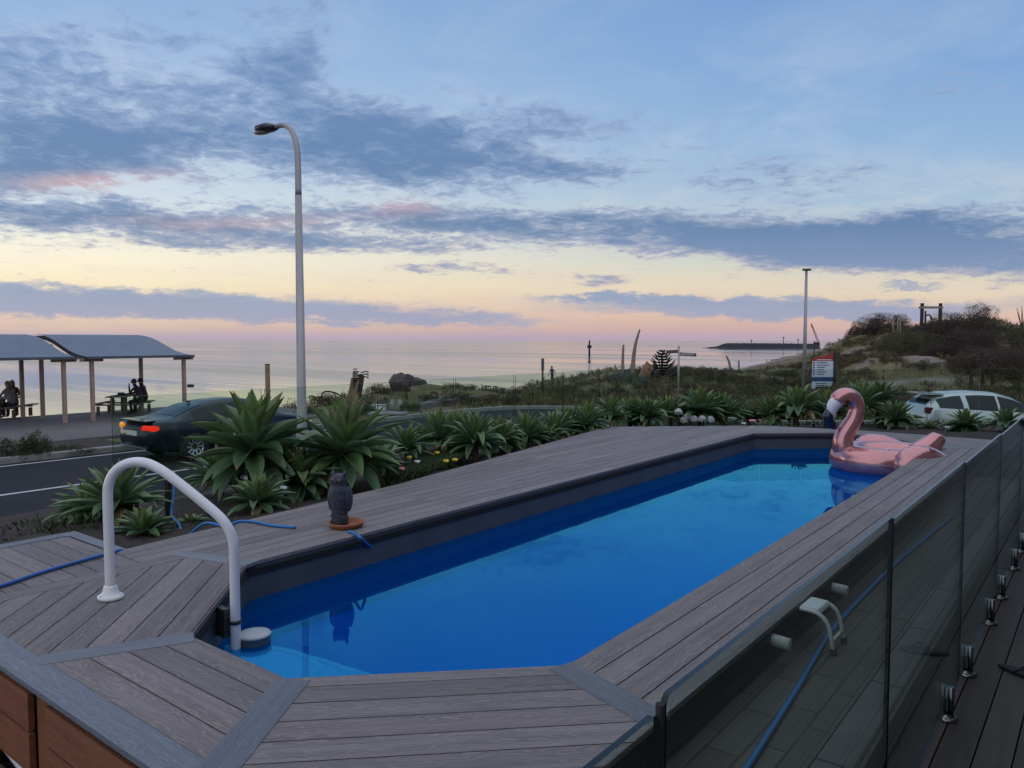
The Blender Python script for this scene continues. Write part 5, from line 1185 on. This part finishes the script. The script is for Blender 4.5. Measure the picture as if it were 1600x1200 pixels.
for i, (px, yt, yb, l) in enumerate(((1395, 497, 520, 'leftmost bare stake on the crest'), (1402, 499, 522, 'second bare stake on the crest'), (1406, 500, 522, 'third bare stake on the crest'), (1411, 519, 536, 'thin lone stake lower on the dune'), (1272, 532, 548, 'dark post where the dune crest meets the sea'))):
    q = hit(px, yb + 4)
    if q is None: continue
    kk = float(np.dot(q - EYE, FW)) / FPX; hh = 3 - (yt - 532) * kk - q[2] + .3; o = MB().tube([(0, 0, 0), (.02, 0, hh)], [.075, .055], 6).build('stake', M['old_timber'] if i < 4 else M['dark_timber']); o.location = (q[0], q[1], q[2] - .3); tag(o, l, 'stake', 'bare stakes on the dune')
q = hit(1597, 514)
if q is not None:
    mb = MB()
    for k_ in range(6): a = -0.5 + k_ * .2; mb.tube([(0, 0, 0), (a * .5, .1 * (k_ % 2), .8), (a * 1.1, .2 * (k_ % 2), 1.7 + .15 * (k_ % 3))], [.05, .035, .012], 5)
    o = mb.build('bare_bush', M['bark']); o.location = tuple(q); o.rotation_euler = (0, 0, YAW); tag(o, 'bare twiggy bush on the crest at the right edge', 'bush')
for px, yt, l in ((1535, 581, 'left low post at the dune foot behind the silver car'), (1550, 583, 'middle low post at the dune foot behind the silver car'), (1517, 582, 'right hand of the low posts nearest the car spoiler')):
    q = hit(px, 606); kk = float(np.dot(q - EYE, FW)) / FPX; hh = (606 - yt) * kk; o = MB().box(-.08, .08, -.08, .08, -.2, hh).build('fence_post', M['dark_timber'], bevel=.01); o.location = tuple(q); tag(o, l, 'post', 'low posts at the dune foot')
# norfolk pine
def pine():
    D = 47; k = D / FPX; p = onG(1035, D, .1); zt = 3 - (548 - 532) * k; H = zt - p[2]; root = empty('norfolk_pine', p, YAW, 'small dark norfolk pine with upcurved whorled branches', 'tree')
    mb = MB(); mb.tube([(0, 0, 0), (0, 0, H)], [.11, .02], 8); mb.build('trunk', M['bark'], root)
    V = []; F = []; C = []; rg = random.Random(5)
    tiers = 10
    for t in range(tiers):
        q = t / (tiers - 1); z0 = H * (.10 + .87 * q); L = (1.28 * (1 - q) ** .85 + .12) * 24 * k / 1.15
        for b in range(5):
            a = b * 6.283 / 5 + t * .63 + rg.uniform(-.1, .1); ln = L * rg.uniform(.85, 1.08)
            for s in range(16):
                f = s / 15; r = ln * f; zz = z0 - .10 * ln * math.sin(f * 2.6) + .48 * ln * f * f; c = Vector((r * math.cos(a), r * math.sin(a), zz)); w = .055 * (1 - .4 * f)
                for j in range(7):
                    aa = j * 6.283 / 7 + s; d = Vector((-math.sin(a) * math.cos(aa), math.cos(a) * math.cos(aa), math.sin(aa))) * w + Vector((math.cos(a), math.sin(a), .35)) * .12
                    sd = d.cross(Vector((rg.random(), rg.random(), rg.random()))).normalized() * .022; o = len(V); V += [tuple(c - sd), tuple(c + d * .6 + sd), tuple(c + d), tuple(c + d * .5 - sd)]; F.append((o, o + 1, o + 2, o + 3)); g = rg.uniform(.7, 1.3); C.append((.018 * g, .028 * g, .016 * g))
    link('foliage', np_mesh('foliage', V, F, np.array(C)), M['leaf'], root)
pine()

# ------------------------------------------------------------------ shelters, tables, people
def shelter(y0, y1, x_front, posts, label):
    root = empty('picnic_shelter', (x_front, y0, 0), 0, label, 'shelter', 'picnic shelters by the sea'); L = y1 - y0
    prof = [(0.35, 2.40), (0.0, 2.43), (-.6, 2.50), (-1.2, 2.62), (-1.9, 2.82), (-2.6, 3.02), (-3.3, 3.16), (-4.0, 3.22), (-4.6, 3.22)]
    pr = spline([(a, 0, b) for a, b in prof], 4); mb = MB(); n = len(pr); m = int(L / .1); vs = []
    for j in range(m + 1):
        for (a, _, b) in pr: vs.append((a, L * j / m, b + (.018 if j % 2 else 0)))
    top = len(vs); vs += [(v[0], v[1], v[2] - .05) for v in vs]; fs = []
    for j in range(m):
        for i in range(n - 1):
            a = j * n + i; fs.append((a, a + n, a + n + 1, a + 1)); fs.append((top + a, top + a + 1, top + a + n + 1, top + a + n))
    mb.add(vs, fs, 0, False); mb.build('roof', M['roof'], root)
    mb = MB(); mb.box(.33, .37, -.02, L + .02, 2.33, 2.425); mb.build('gutter', M['fascia'], root)
    for yy in (.02, L - .06):
        mb = MB()
        for (a, _, b), (c, _, d) in zip(pr[:-1], pr[1:]): mb.beam((a, yy, b - .10), (c, yy, d - .10), .06, .10)
        mb.build('rafter', M['dark_timber'] if yy < 1 else M['post_pink'], root)
    for (px_, py_) in posts:
        hh = 2.36 if px_ > -1 else 2.86
        mb = MB(); mb.box(px_ - .065, px_ + .065, py_ - .065, py_ + .065, 0, hh); mb.build('post', M['post_pink'], root, bevel=.01)
        mb = MB(); mb.box(px_ - .05, px_ + .05, py_ - .40, py_ + .40, hh - .13, hh); mb.build('bracket', M['post_pink'], root)
    return root
sr = shelter(12.42, 16.45, -29.4, [(0, .25), (0, 3.78), (-2.8, 3.43)], 'right hand picnic shelter with a wave shaped blue grey roof')
mb = MB(); mb.box(.07, .30, 3.85, 4.05, 1.12, 1.24); mb.build('meter_box', M['lamp_dark'], sr, bevel=.02)
shelter(6.9, 12.12, -29.5, [(0, 4.85), (-2.4, 5.03), (-3.1, 4.60), (0, .6)], 'left hand picnic shelter with a wave shaped blue grey roof, cut by the frame')
def table(loc, rz, label, L=1.9):
    t = empty('picnic_table', loc, rz, label, 'picnic table', 'picnic tables under the shelters')
    mb = MB()
    for i in range(4): mb.box(-L / 2, L / 2, -.38 + i * .195, -.20 + i * .195, .70, .745)
    mb.build('tabletop', M['picnic'], t, bevel=.006)
    for s in (-1, 1):
        mb = MB(); mb.box(-L / 2, L / 2, s * .78 - .14, s * .78 + .14, .42, .46); mb.build('bench_seat', M['picnic'], t, bevel=.006)
        mb = MB(); x = s * L * .3; mb.box(x - .06, x + .06, -.30, -.18, 0.02, .70); mb.box(x - .06, x + .06, .18, .30, 0.02, .70); mb.box(x - .05, x + .05, -.85, .85, .36, .417); mb.build('leg_frame', M['picnic'], t)
        for s2 in (-1, 1): mb = MB(); mb.box(x - .05, x + .05, s2 * .78 - .05, s2 * .78 + .05, 0, .33); mb.build('bench_leg', M['picnic'], t)
    return t

def body(name, joints, bones, loc, rz, label, mats, hair=None, hair_len=0.1, scale=1.0):
    """one continuous skinned body: joints {name: (xyz, radius)}, bones [(a, b, material slot)]"""
    bm = bmesh.new(); names = list(joints); vm = {k: bm.verts.new(joints[k][0]) for k in names}
    for a, b, _ in bones: bm.edges.new((vm[a], vm[b]))
    me = bpy.data.meshes.new('skin'); bm.to_mesh(me); bm.free(); o = bpy.data.objects.new('skin', me); COL.objects.link(o)
    o.modifiers.new('Skin', 'SKIN'); sv = me.skin_vertices
    if not sv: 
        bm = bmesh.new(); bm.from_mesh(me); bm.verts.layers.skin.verify(); bm.to_mesh(me); bm.free(); sv = me.skin_vertices
    for i, k in enumerate(names): 
        r = joints[k][1]; sv[0].data[i].radius = (r, r) if not isinstance(r, tuple) else r; sv[0].data[i].use_root = (k == 'pelvis')
    sb = o.modifiers.new('Sub', 'SUBSURF'); sb.levels = 2; sb.render_levels = 2
    dg = bpy.context.evaluated_depsgraph_get(); me2 = bpy.data.meshes.new_from_object(o.evaluated_get(dg)); bpy.data.objects.remove(o)
    P = {k: np.array(joints[k][0]) for k in names}
    for m in mats: me2.materials.append(m)
    for pl in me2.polygons:
        c = np.array(pl.center); best = (1e9, 0)
        for a, b, s in bones:
            A, B = P[a], P[b]; t = np.clip(np.dot(c - A, B - A) / max(1e-9, np.dot(B - A, B - A)), 0, 1); dd = np.linalg.norm(c - A - (B - A) * t) - .3 * np.mean(joints[a][1])
            if dd < best[0]: best = (dd, s)
        pl.material_index = best[1]; pl.use_smooth = True
    me2.name = name; ob = bpy.data.objects.new(name, me2); COL.objects.link(ob); ob.location = loc; ob.rotation_euler = (0, 0, rz); ob.scale = (scale,) * 3; tag(ob, label, 'person')
    if hair:
        h = np.array(joints['head'][0]); mb = MB(); mb.ell(tuple(h + (-.015, 0, .03)), (.108, .092, .112), 16, 10)
        if hair_len > .12: mb.tube(spline([tuple(h + (-.05, 0, .06)), tuple(h + (-.10, 0, -.06)), tuple(h + (-.11, 0, -hair_len))], 4), [.07, .085, .09, .09, .09, .085, .08, .06, .03], 12)
        mb.build('hair', hair, ob)
        mb = MB(); mb.ell(tuple(h + (.10, 0, -.005)), (.022, .016, .026), 8, 6); mb.build('nose', M['skin'], ob)
        for s in (-1, 1): mb = MB(); mb.ell(tuple(h + (.086, s * .036, .012)), (.012, .014, .010), 8, 5); mb.build('eye', M['cloth_black'], ob)
    return ob
def fingers(j, bones, hand, dirv, side, n=4):
    H = np.array(j[hand][0]); d = np.array(dirv, float); d /= np.linalg.norm(d); s = np.array([0, side, 0.0])
    for k in range(n):
        b_ = H + d * .05 + s * (k - 1.5) * .02; nm = f'{hand}_f{k}'; j[nm] = (tuple(b_ + d * .02), .010); j[nm + 'b'] = (tuple(b_ + d * (.055 + .008 * (1 - abs(k - 1.3))) + np.array([0, 0, -.02])), .008); bones += [(hand, nm, 0), (nm, nm + 'b', 0)]
    nm = f'{hand}_t'; j[nm] = (tuple(H + d * .03 - s * .045), .010); bones.append((hand, nm, 0))
def sitting(lean=.15, arm_up=False, female=False):
    w = .17 if not female else .15; j = {'pelvis': ((0, 0, .56), .135), 'waist': ((.02 + lean * .3, 0, .76), .125), 'chest': ((.05 + lean, 0, 1.0), (.15, .12)), 'neck': ((.07 + lean * 1.25, 0, 1.16), .055), 'head': ((.10 + lean * 1.35, 0, 1.30), .098), 'crown': ((.09 + lean * 1.35, 0, 1.375), .065)}
    b = [('pelvis', 'waist', 1), ('waist', 'chest', 1), ('chest', 'neck', 1), ('neck', 'head', 0), ('head', 'crown', 0)]
    for s, n in ((-1, 'r'), (1, 'l')):
        sh = (.05 + lean, s * w * 1.12, 1.08); j['sh' + n] = (sh, .06)
        if arm_up and s > 0: el = (.25 + lean, s * .22, .90); wr = (.30 + lean, s * .09, 1.13)
        else: el = (.22 + lean, s * .24, .86); wr = (.42 + lean, s * .12, .83)
        j['el' + n] = (el, .044); j['wr' + n] = (wr, .030); j['ha' + n] = (tuple(np.array(wr) + (np.array(wr) - np.array(el)) * .25), .032)
        b += [('chest', 'sh' + n, 1), ('sh' + n, 'el' + n, 1), ('el' + n, 'wr' + n, 1), ('wr' + n, 'ha' + n, 0)]
        fingers(j, b, 'ha' + n, np.array(wr) - np.array(el), s)
        j['hip' + n] = ((.05, s * .10, .54), .10); j['kn' + n] = ((.47, s * .12, .54), .068); j['an' + n] = ((.42 - .08 * s, s * .12, .09), .042); j['to' + n] = ((.58 - .08 * s, s * .13, .04), .035)
        b += [('pelvis', 'hip' + n, 2), ('hip' + n, 'kn' + n, 2), ('kn' + n, 'an' + n, 2), ('an' + n, 'to' + n, 2)]
    return j, b
TZ = 0.05
tc = dp(194, 640, 31.2); ta = YAW + R(8); table((tc[0], tc[1], TZ), ta + math.pi / 2, 'timber picnic table with a couple seated at it, under the right shelter')
def seat(tc_, ta_, dx, dy): return (tc_[0] + dx * math.cos(ta_) - dy * math.sin(ta_), tc_[1] + dx * math.sin(ta_) + dy * math.cos(ta_), TZ - .02)
j, b = sitting(.16, True); body('person', j, b, seat(tc, ta, .80, -.28), ta + math.pi, 'seated person in black, nearer of the couple, with a hand raised to the mouth', [M['skin'], M['cloth_black'], M['cloth_black']], M['hair_dark'])
j, b = sitting(.10); body('person', j, b, seat(tc, ta, .74, .42), ta + math.pi, 'seated person in dark maroon at the table, farther of the couple', [M['skin'], M['cloth_maroon'], M['cloth_black']], M['hair_dark'])
for dx, dy, nm, sz, m, l in ((.05, -.2, 'food_box', (.16, .12, .05), 'cloth_black', 'dark food box lying on the picnic table of the couple'), (-.15, .15, 'paper_bag', (.13, .1, .08), 'picnic', 'brown paper bag lying on the picnic table of the couple')):
    q = seat(tc, ta, dx, dy); mb = MB(); mb.box(-sz[0], sz[0], -sz[1], sz[1], 0, sz[2]); mb.box(-sz[0] * .9, sz[0] * .9, -sz[1] * .9, sz[1] * .9, sz[2], sz[2] + .015); o = mb.build(nm, M[m], bevel=.01); o.location = (q[0], q[1], TZ + .746); o.rotation_euler = (0, 0, ta + .3); tag(o, l, 'food container')
tc2 = dp(2, 650, 29.6); tb = YAW + R(4); table((tc2[0], tc2[1], TZ), tb + math.pi / 2, 'timber picnic table at the left edge with two long haired women')
j, b = sitting(.12, female=True); body('person', j, b, seat(tc2, tb, .62, -.35), tb + math.pi - .5, 'woman with long fair hair and grey top seated with her back half turned', [M['skin'], M['cloth_grey'], M['cloth_navy']], M['hair_fair'], .34)
j, b = sitting(.14, female=True); body('person', j, b, seat(tc2, tb, .05, .78), tb - 1.2, 'woman with long reddish hair and dark top seated across the left table', [M['skin'], M['cloth_maroon'], M['cloth_black']], M['hair_fair'], .3)
def standing(stride=.25):
    j = {'pelvis': ((0, 0, .95), .125), 'waist': ((.01, 0, 1.12), .12), 'chest': ((.03, 0, 1.34), (.15, .12)), 'neck': ((.05, 0, 1.52), .055), 'head': ((.08, 0, 1.655), .095), 'crown': ((.07, 0, 1.72), .06)}
    b = [('pelvis', 'waist', 1), ('waist', 'chest', 1), ('chest', 'neck', 1), ('neck', 'head', 0), ('head', 'crown', 0)]
    for s, n in ((-1, 'r'), (1, 'l')):
        j['sh' + n] = ((.03, s * .19, 1.43), .06); el = (-.03 + .10 * s, s * .27, 1.15); wr = (.05 + .16 * s, s * .30, .93); j['el' + n] = (el, .045); j['wr' + n] = (wr, .03); j['ha' + n] = (tuple(np.array(wr) + (0.01, 0, -.06)), .03)
        b += [('chest', 'sh' + n, 1), ('sh' + n, 'el' + n, 1), ('el' + n, 'wr' + n, 0), ('wr' + n, 'ha' + n, 0)]; fingers(j, b, 'ha' + n, (.1, 0, -1), s)
        f = -s; j['hip' + n] = ((0, s * .10, .90), .10); j['kn' + n] = ((f * stride * .45 + .04, s * .10, .49), .065); j['an' + n] = ((f * stride, s * .10, .09), .04); j['to' + n] = ((f * stride + .15, s * .11, .04), .035)
        b += [('pelvis', 'hip' + n, 2), ('hip' + n, 'kn' + n, 2), ('kn' + n, 'an' + n, 2), ('an' + n, 'to' + n, 2)]
    return j, b
def stand_at(px, ybase, h_px, face, label, mats, stride=.2):
    D = 1.72 * FPX / h_px; p = dp(px, 532, D); z = 3 - (ybase - 532) * D / FPX; j, b = standing(stride); return body('person', j, b, (p[0], p[1], z), face, label, mats, M['hair_dark'])
pw = stand_at(863, 600, 27, YAW + math.pi - .9, 'man in dark clothes walking on the seaside path', [M['skin'], M['cloth_navy'], M['cloth_black']])
stand_at(829, 604, 11, YAW, 'tiny distant walker on the beach beside another, the taller one', [M['skin'], M['cloth_grey'], M['cloth_black']])
stand_at(824, 604, 9, YAW, 'tiny distant walker on the beach beside another, the darker smaller one', [M['skin'], M['cloth_black'], M['cloth_black']])
for px, l in ((1198, 'leftmost of three tiny figures on the far beach'), (1206, 'middle of three tiny figures on the far beach'), (1214, 'rightmost of three tiny figures on the far beach')): stand_at(px, 568, 7, YAW, l, [M['skin'], M['cloth_black'], M['cloth_black']])
# beacon, breakwater, crane
D = 420; k = D / FPX; p = dp(921, 532, D); root = empty('channel_beacon', (p[0], p[1], -5.2), YAW, 'dark channel beacon pole standing in the sea', 'beacon'); mb = MB(); mb.tube([(0, 0, 0), (0, 0, 27 * k * .88)], [.55, .4], 8); mb.build('pile', M['breakwater'], root); h = 5.2 + 3 - (543 - 532) * k; mb = MB(); mb.box(-1.1, 1.1, -.8, .8, h - .3, h + 1.2); mb.tube([(0, 0, h - 1), (0, 0, h + 3.0)], .28, 6); mb.build('platform', M['breakwater'], root)
D = 800; k = D / FPX; a = dp(1098, 532, D); b = dp(1275, 532, D * .95); mb = MB(); N = 120; vs = []; fs = []
for i in range(N + 1):
    t = i / N; c = a + (b - a) * t; hh = (0.25 + 1.2 * sst(0, .10, t) + 3.7 * sst(.10, .24, t)) * (1 + .10 * mnoise.noise(Vector((i * .9, 0, 0)))) - (0 if t < .5 else .4 * sst(.5, 1, t))
    for q, z in ((-16, -6.5), (-5, -5 + hh * .75), (-2, -5 + hh), (3, -5 + hh), (16, -6.5)): 
        f = np.array([-sY, cY]) * q; vs.append((c[0] + f[0], c[1] + f[1], z + .5 * mnoise.noise(Vector((i * 1.7, q, 2)))))
for i in range(N):
    for q in range(4): fs.append((i * 5 + q, (i + 1) * 5 + q, (i + 1) * 5 + q + 1, i * 5 + q + 1))
mb.add(vs, fs); tag(mb.build('breakwater', M['breakwater']), 'long dark rock breakwater on the horizon', 'breakwater')
for px, hpx, l in ((1224, 7, 'tallest mast on the breakwater'), (1247, 4, 'small mast near the thin lamp pole on the breakwater'), (1174, 3, 'small stub mast in the middle of the breakwater')):
    p = dp(px, 532, D * .97); mb = MB(); mb.tube([(0, 0, 0), (0, 0, hpx * k + 3)], .35, 6); mb.box(-1.3, 1.3, -.5, .5, (hpx - 1.5) * k + 3, (hpx - .8) * k + 3); o = mb.build('mast', M['breakwater']); o.location = (p[0], p[1], -1); tag(o, l, 'mast', 'masts on the breakwater')
D = 900; k = D / FPX; p = dp(1276, 532, D); root = empty('crane', (p[0], p[1], -5), YAW, 'red lattice crane jib beyond the end of the dune', 'crane')
mb = MB(); f0, f1 = Vector((2, 0, 6)), Vector((-9 * k, 0, 37 * k)); 
for o_s in (-1.1, 1.1): mb.beam(f0 + Vector((o_s, 0, 0)), f1 + Vector((o_s * .4, 0, 0)), .5, .5)
for i in range(12): t = i / 12; s = 1 if i % 2 else -1; mb.beam(f0.lerp(f1, t) + Vector((s * 1.0 * (1 - t * .6), 0, 0)), f0.lerp(f1, t + 1 / 12) + Vector((-s * 1.0 * (1 - t * .6), 0, 0)), .3, .3)
mb.build('jib', M['crane'], root); mb = MB(); mb.box(-3, 3, -2, 2, 0, 6); mb.build('cab', M['breakwater'], root)
mb = MB(); mb.tube([(-9 * k, 0, 37 * k), (-8.8 * k, 0, 30 * k)], .2, 5); mb.tube([(-9 * k, 0, 37 * k), (4 * k, 0, 6)], .12, 4); mb.build('cable', M['breakwater'], root)

# ------------------------------------------------------------------ cars
def car(name, st, loc, rz, label, paint, parts):
    """st: stations (x, z_low, z_belt, z_roof, half width low, half width belt, half width roof); glass where roof is clear of belt"""
    root = empty(name, loc, rz, label, 'car'); nS = len(st)
    X = [s[0] for s in st]; xi = np.linspace(X[0], X[-1], 56); S = np.array([[np.interp(x, X, [s[k] for s in st]) for k in range(7)] for x in xi])
    for k in range(1, 7):
        for _ in range(2): S[1:-1, k] = .25 * S[:-2, k] + .5 * S[1:-1, k] + .25 * S[2:, k]
    rings = []
    for x, zl, zb, zr, wl, wb, wr in S:
        mid = zl + (zb - zl) * .45
        half = [(0, zl), (wl * .8, zl), (wl * .97, zl + .07), (wl * 1.02, mid), (wb * 1.0, zb - .06), (wb * .97, zb), (wb * .6 + wr * .4, zb + (zr - zb) * .38), (wr * 1.04, zb + (zr - zb) * .80), (wr * .90, zb + (zr - zb) * .95), (wr * .5, zr), (0, zr + .004)]
        rings.append([(x, -y, z) for y, z in half] + [(x, y, z) for y, z in half[-2:0:-1]])
    m = len(rings[0]); mb = MB(); vs = [p for r in rings for p in r]; fs = []
    for i in range(len(rings) - 1):
        for k in range(m): fs.append((i * m + k, i * m + (k + 1) % m, (i + 1) * m + (k + 1) % m, (i + 1) * m + k))
    fs.append(tuple(range(m))[::-1]); fs.append(tuple((len(rings) - 1) * m + k for k in range(m)))
    mb.add(vs, fs, 0, True); mb.build('body', paint, root)
    def patch(nm, x0, x1, ks, mt, out=.008):
        g = MB(); ii = [i for i in range(len(rings)) if x0 <= xi[i] <= x1]; vv = []; ff = []
        for i in ii:
            for k in ks:
                p = Vector(rings[i][k % m]); c = Vector((xi[i] if nm.startswith('side') else xi[i], 0, (S[i][1] + S[i][3]) / 2)); d = (p - c); d.normalize(); 
                if not nm.startswith('side'): d = (d + Vector(((-1 if xi[i] < 0 else 1) * .5, 0, .5))).normalized()
                vv.append(p + d * out)
        n = len(ks)
        for a in range(len(ii) - 1):
            for b in range(n - 1): ff.append((a * n + b, a * n + b + 1, (a + 1) * n + b + 1, (a + 1) * n + b))
        g.add(vv, ff, 0, True); return g.build(nm.replace('side_', '').replace('end_', ''), mt, root)
    for nm, x0, x1, ks in parts['glass']: patch(nm, x0, x1, ks, M['car_glass'])
    for (wx, r, wy) in parts['wheels']:
        for s in (-1, 1):
            a = MB(); n = 28
            ar = [(wx + (r + .06) * math.cos(math.pi * 2 * q / n), s * (wy + .012), max(.16, r + (r + .06) * math.sin(math.pi * 2 * q / n))) for q in range(n)]
            a.add(ar, [tuple(range(n)) if s < 0 else tuple(reversed(range(n)))]); a.build('wheel_arch', M['black'], root)
            w = MB(); w.lathe([(r * .66, -.11), (r * .9, -.11), (r, -.08), (r, .08), (r * .9, .11), (r * .66, .11)], 32)
            w.rot(lambda p: (p[0] + wx, s * (wy - .055) + p[2], p[1] + r)); wo = w.build('wheel', M['tyre'], root)
            q = MB(); q.lathe([(0, -.02), (r * .12, -.02), (r * .14, 0.0)], 16); q.lathe([(r * .60, .02), (r * .66, .06), (r * .70, .06), (r * .70, -.02)], 32)
            for t in range(10): a_ = t * math.pi / 5; q.beam((r * .1 * math.cos(a_), r * .1 * math.sin(a_), .01), (r * .64 * math.cos(a_), r * .64 * math.sin(a_), .045), .045, .03, (0, 0, 1))
            q.rot(lambda p: (p[0] + wx, s * (wy - .02) + s * abs(p[2]), p[1] + r)); q.build('rim', M['alloy'], wo)
            d = MB(); d.lathe([(0, 0), (r * .66, 0)], 28); d.rot(lambda p: (p[0] + wx, s * (wy - .05), p[1] + r)); d.build('brake_disc', M['lamp_dark'], wo)
    for gx in parts.get('gaps', []):
        i = int(np.argmin(np.abs(xi - gx)))
        for ks in ((2, 3, 4, 5), (18, 17, 16, 15)):
            q = MB(); q.tube([(rings[i][k][0], rings[i][k][1] * 1.002, rings[i][k][2]) for k in ks], .007, 5); q.build('door_gap', M['black'], root)
    return root, S, xi, rings
SED = [(-2.46, .42, .72, .78, .62, .62, .50), (-2.40, .34, .96, 1.00, .80, .80, .66), (-2.2, .27, 1.00, 1.04, .88, .87, .68), (-1.75, .22, .99, 1.07, .92, .91, .66), (-1.1, .2, .98, 1.33, .925, .92, .60), (-.55, .2, .97, 1.44, .925, .92, .58), (0.0, .2, .955, 1.465, .925, .92, .59), (.5, .2, .94, 1.42, .925, .915, .60), (1.05, .2, .93, 1.17, .925, .91, .66), (1.35, .2, .92, .985, .92, .90, .70), (1.9, .22, .84, .90, .90, .86, .66), (2.3, .26, .72, .78, .84, .78, .56), (2.48, .34, .58, .62, .62, .58, .44)]
cx = -18.95; 
sed, S, xi, rg_ = car('sedan', SED, (cx, 9.05 + 2.48, 0.008), math.pi / 2, 'dark navy sedan with lit tail lamps driving along the road', M['sedan'], {
    'glass': [('side_window', -1.35, -.32, (5, 6, 7)), ('side_window', -.25, .75, (5, 6, 7)), ('side_window', -1.35, -.32, (13, 14, 15)), ('side_window', -.25, .75, (13, 14, 15)), ('end_rear_window', -1.72, -.88, (8, 9, 10, 11, 12)), ('end_windscreen', .62, 1.28, (8, 9, 10, 11, 12))], 'gaps': (-.95, -.28, .85), 'wheels': [(-1.36, .345, .915), (1.5, .345, .915)]})
for s in (-1, 1):
    mb = MB(); mb.box(-2.47, -2.30, s * .48 if s > 0 else -.86, .86 if s > 0 else -.48, .80, .93); i0 = 0
    for i in range(len(mb.v)): x, y, z = mb.v[i]; mb.v[i] = (x + .10 * max(0, (abs(y) - .5) / .36), y, z)
    mb.build('tail_lamp', M['tail_red'] if s < 0 else M['tail_amber'], sed, bevel=.02)
    mb = MB(); mb.box(2.25, 2.36, s * .58 - .14, s * .58 + .14, .62, .70); mb.build('headlight', M['head_amber'], sed, bevel=.02)
    mb = MB(); mb.ell((.62, s * 1.0, .99), (.07, .10, .07), 12, 8); mb.build('mirror', M['sedan'], sed)
    mb = MB(); [mb.box(x, x + .16, s * .925 - .015, s * .925 + .015, .84, .865) for x in (-.72, .28)]; mb.build('door_handle', M['chrome'], sed)
mb = MB(); mb.box(-2.485, -2.44, -.27, .27, .665, .785); mb.build('number_plate', M['plate'], sed, bevel=.005)
mb = MB(); mb.box(-2.49, -2.43, -.46, .46, .835, .865); mb.build('chrome_strip', M['chrome'], sed, bevel=.005)
mb = MB(); mb.box(-2.475, -2.3, -.62, .62, .375, .40); mb.build('bumper_trim', M['chrome'], sed, bevel=.01)
mb = MB(); mb.box(-2.47, -2.2, -.66, .66, 1.02, 1.045); mb.build('spoiler', M['sedan'], sed, bevel=.01)
mb = MB(); mb.box(-1.05, -.95, -.02, .02, 1.38, 1.43); mb.build('aerial', M['sedan'], sed, bevel=.005)
HB = [(-2.12, .40, .78, .84, .62, .62, .46), (-2.06, .32, 1.00, 1.06, .80, .80, .54), (-1.95, .26, 1.08, 1.20, .86, .85, .54), (-1.70, .22, 1.09, 1.40, .89, .88, .56), (-1.2, .2, 1.06, 1.51, .90, .895, .59), (-.5, .2, 1.02, 1.55, .90, .895, .61), (.1, .2, .985, 1.52, .90, .895, .61), (.6, .2, .965, 1.36, .90, .89, .62), (1.12, .2, .95, 1.06, .90, .88, .66), (1.3, .2, .93, .985, .895, .87, .68), (1.75, .23, .84, .90, .87, .82, .60), (2.05, .3, .70, .74, .76, .70, .50), (2.15, .36, .56, .60, .62, .58, .44)]
D = 23.2; c = dp(1534, 600, D); zc = -0.05
hb, S, xi, rg_ = car('hatchback', HB, (c[0], c[1], zc), math.atan2(FD[1], FD[0]) - .02, 'silver blue hatchback parked in the side street behind the agaves', M['silver'], {
    'glass': [('side_window', -1.80, -1.0, (5, 6, 7)), ('side_window', -.92, -.02, (5, 6, 7)), ('side_window', .05, .92, (5, 6, 7)), ('side_window', -1.80, -1.0, (13, 14, 15)), ('side_window', -.92, -.02, (13, 14, 15)), ('side_window', .05, .92, (13, 14, 15)), ('end_rear_window', -2.03, -1.74, (8, 9, 10, 11, 12)), ('end_windscreen', .52, 1.18, (8, 9, 10, 11, 12))], 'gaps': (-.96, .01, .98), 'wheels': [(-1.32, .34, .89), (1.33, .34, .89)]})
for s in (-1, 1):
    mb = MB(); mb.box(-2.08, -1.9, s * .72 - .10, s * .72 + .10, .92, 1.10); mb.build('tail_lamp', M['eye_red'], hb, bevel=.02); mb = MB(); mb.box(1.85, 2.02, s * .6 - .14, s * .6 + .14, .66, .76); mb.build('headlight', M['chrome'], hb, bevel=.02)
    mb = MB(); mb.ell((.78, s * .99, 1.04), (.09, .11, .075), 12, 8); mb.build('mirror', M['silver'], hb)
    mb = MB(); [mb.box(x, x + .18, s * .91 - .015, s * .91 + .015, .86, .885) for x in (-.85, .15)]; mb.build('door_handle', M['chrome'], hb)
mb = MB(); mb.box(-1.98, -1.45, -.56, .56, 1.45, 1.485); mb.build('spoiler', M['silver'], hb, bevel=.012)
mb = MB(); mb.box(-2.14, -2.09, -.26, .26, .70, .81); mb.build('number_plate', M['plate'], hb, bevel=.005)

# ------------------------------------------------------------------ the house behind the viewpoint (shades the veranda)
hs = empty('beach_house', (1.5, 6, ZV), 0, 'grey rendered house wall with a veranda roof along the dark boards', 'house')
mb = MB(); mb.box(0, .25, -12, 16, 0, 3.3); mb.build('wall', M['wall'], hs)
mb = MB(); mb.box(-1.2, 4.0, -12, 13, 3.3, 3.5); mb.build('veranda_roof', M['roof'], hs)
for y in (-8, -4, 1, 7, 12):
    mb = MB(); mb.box(-.03, -.003, y - .9, y + .9, .1, 2.3); w = mb.build('window', M['car_glass'], hs); mb = MB(); [mb.box(-.06, -.031, y + q - .03, y + q + .03, .05, 2.35) for q in (-.92, 0, .92)]; mb.build('window_frame', M['lamp_grey'], w)
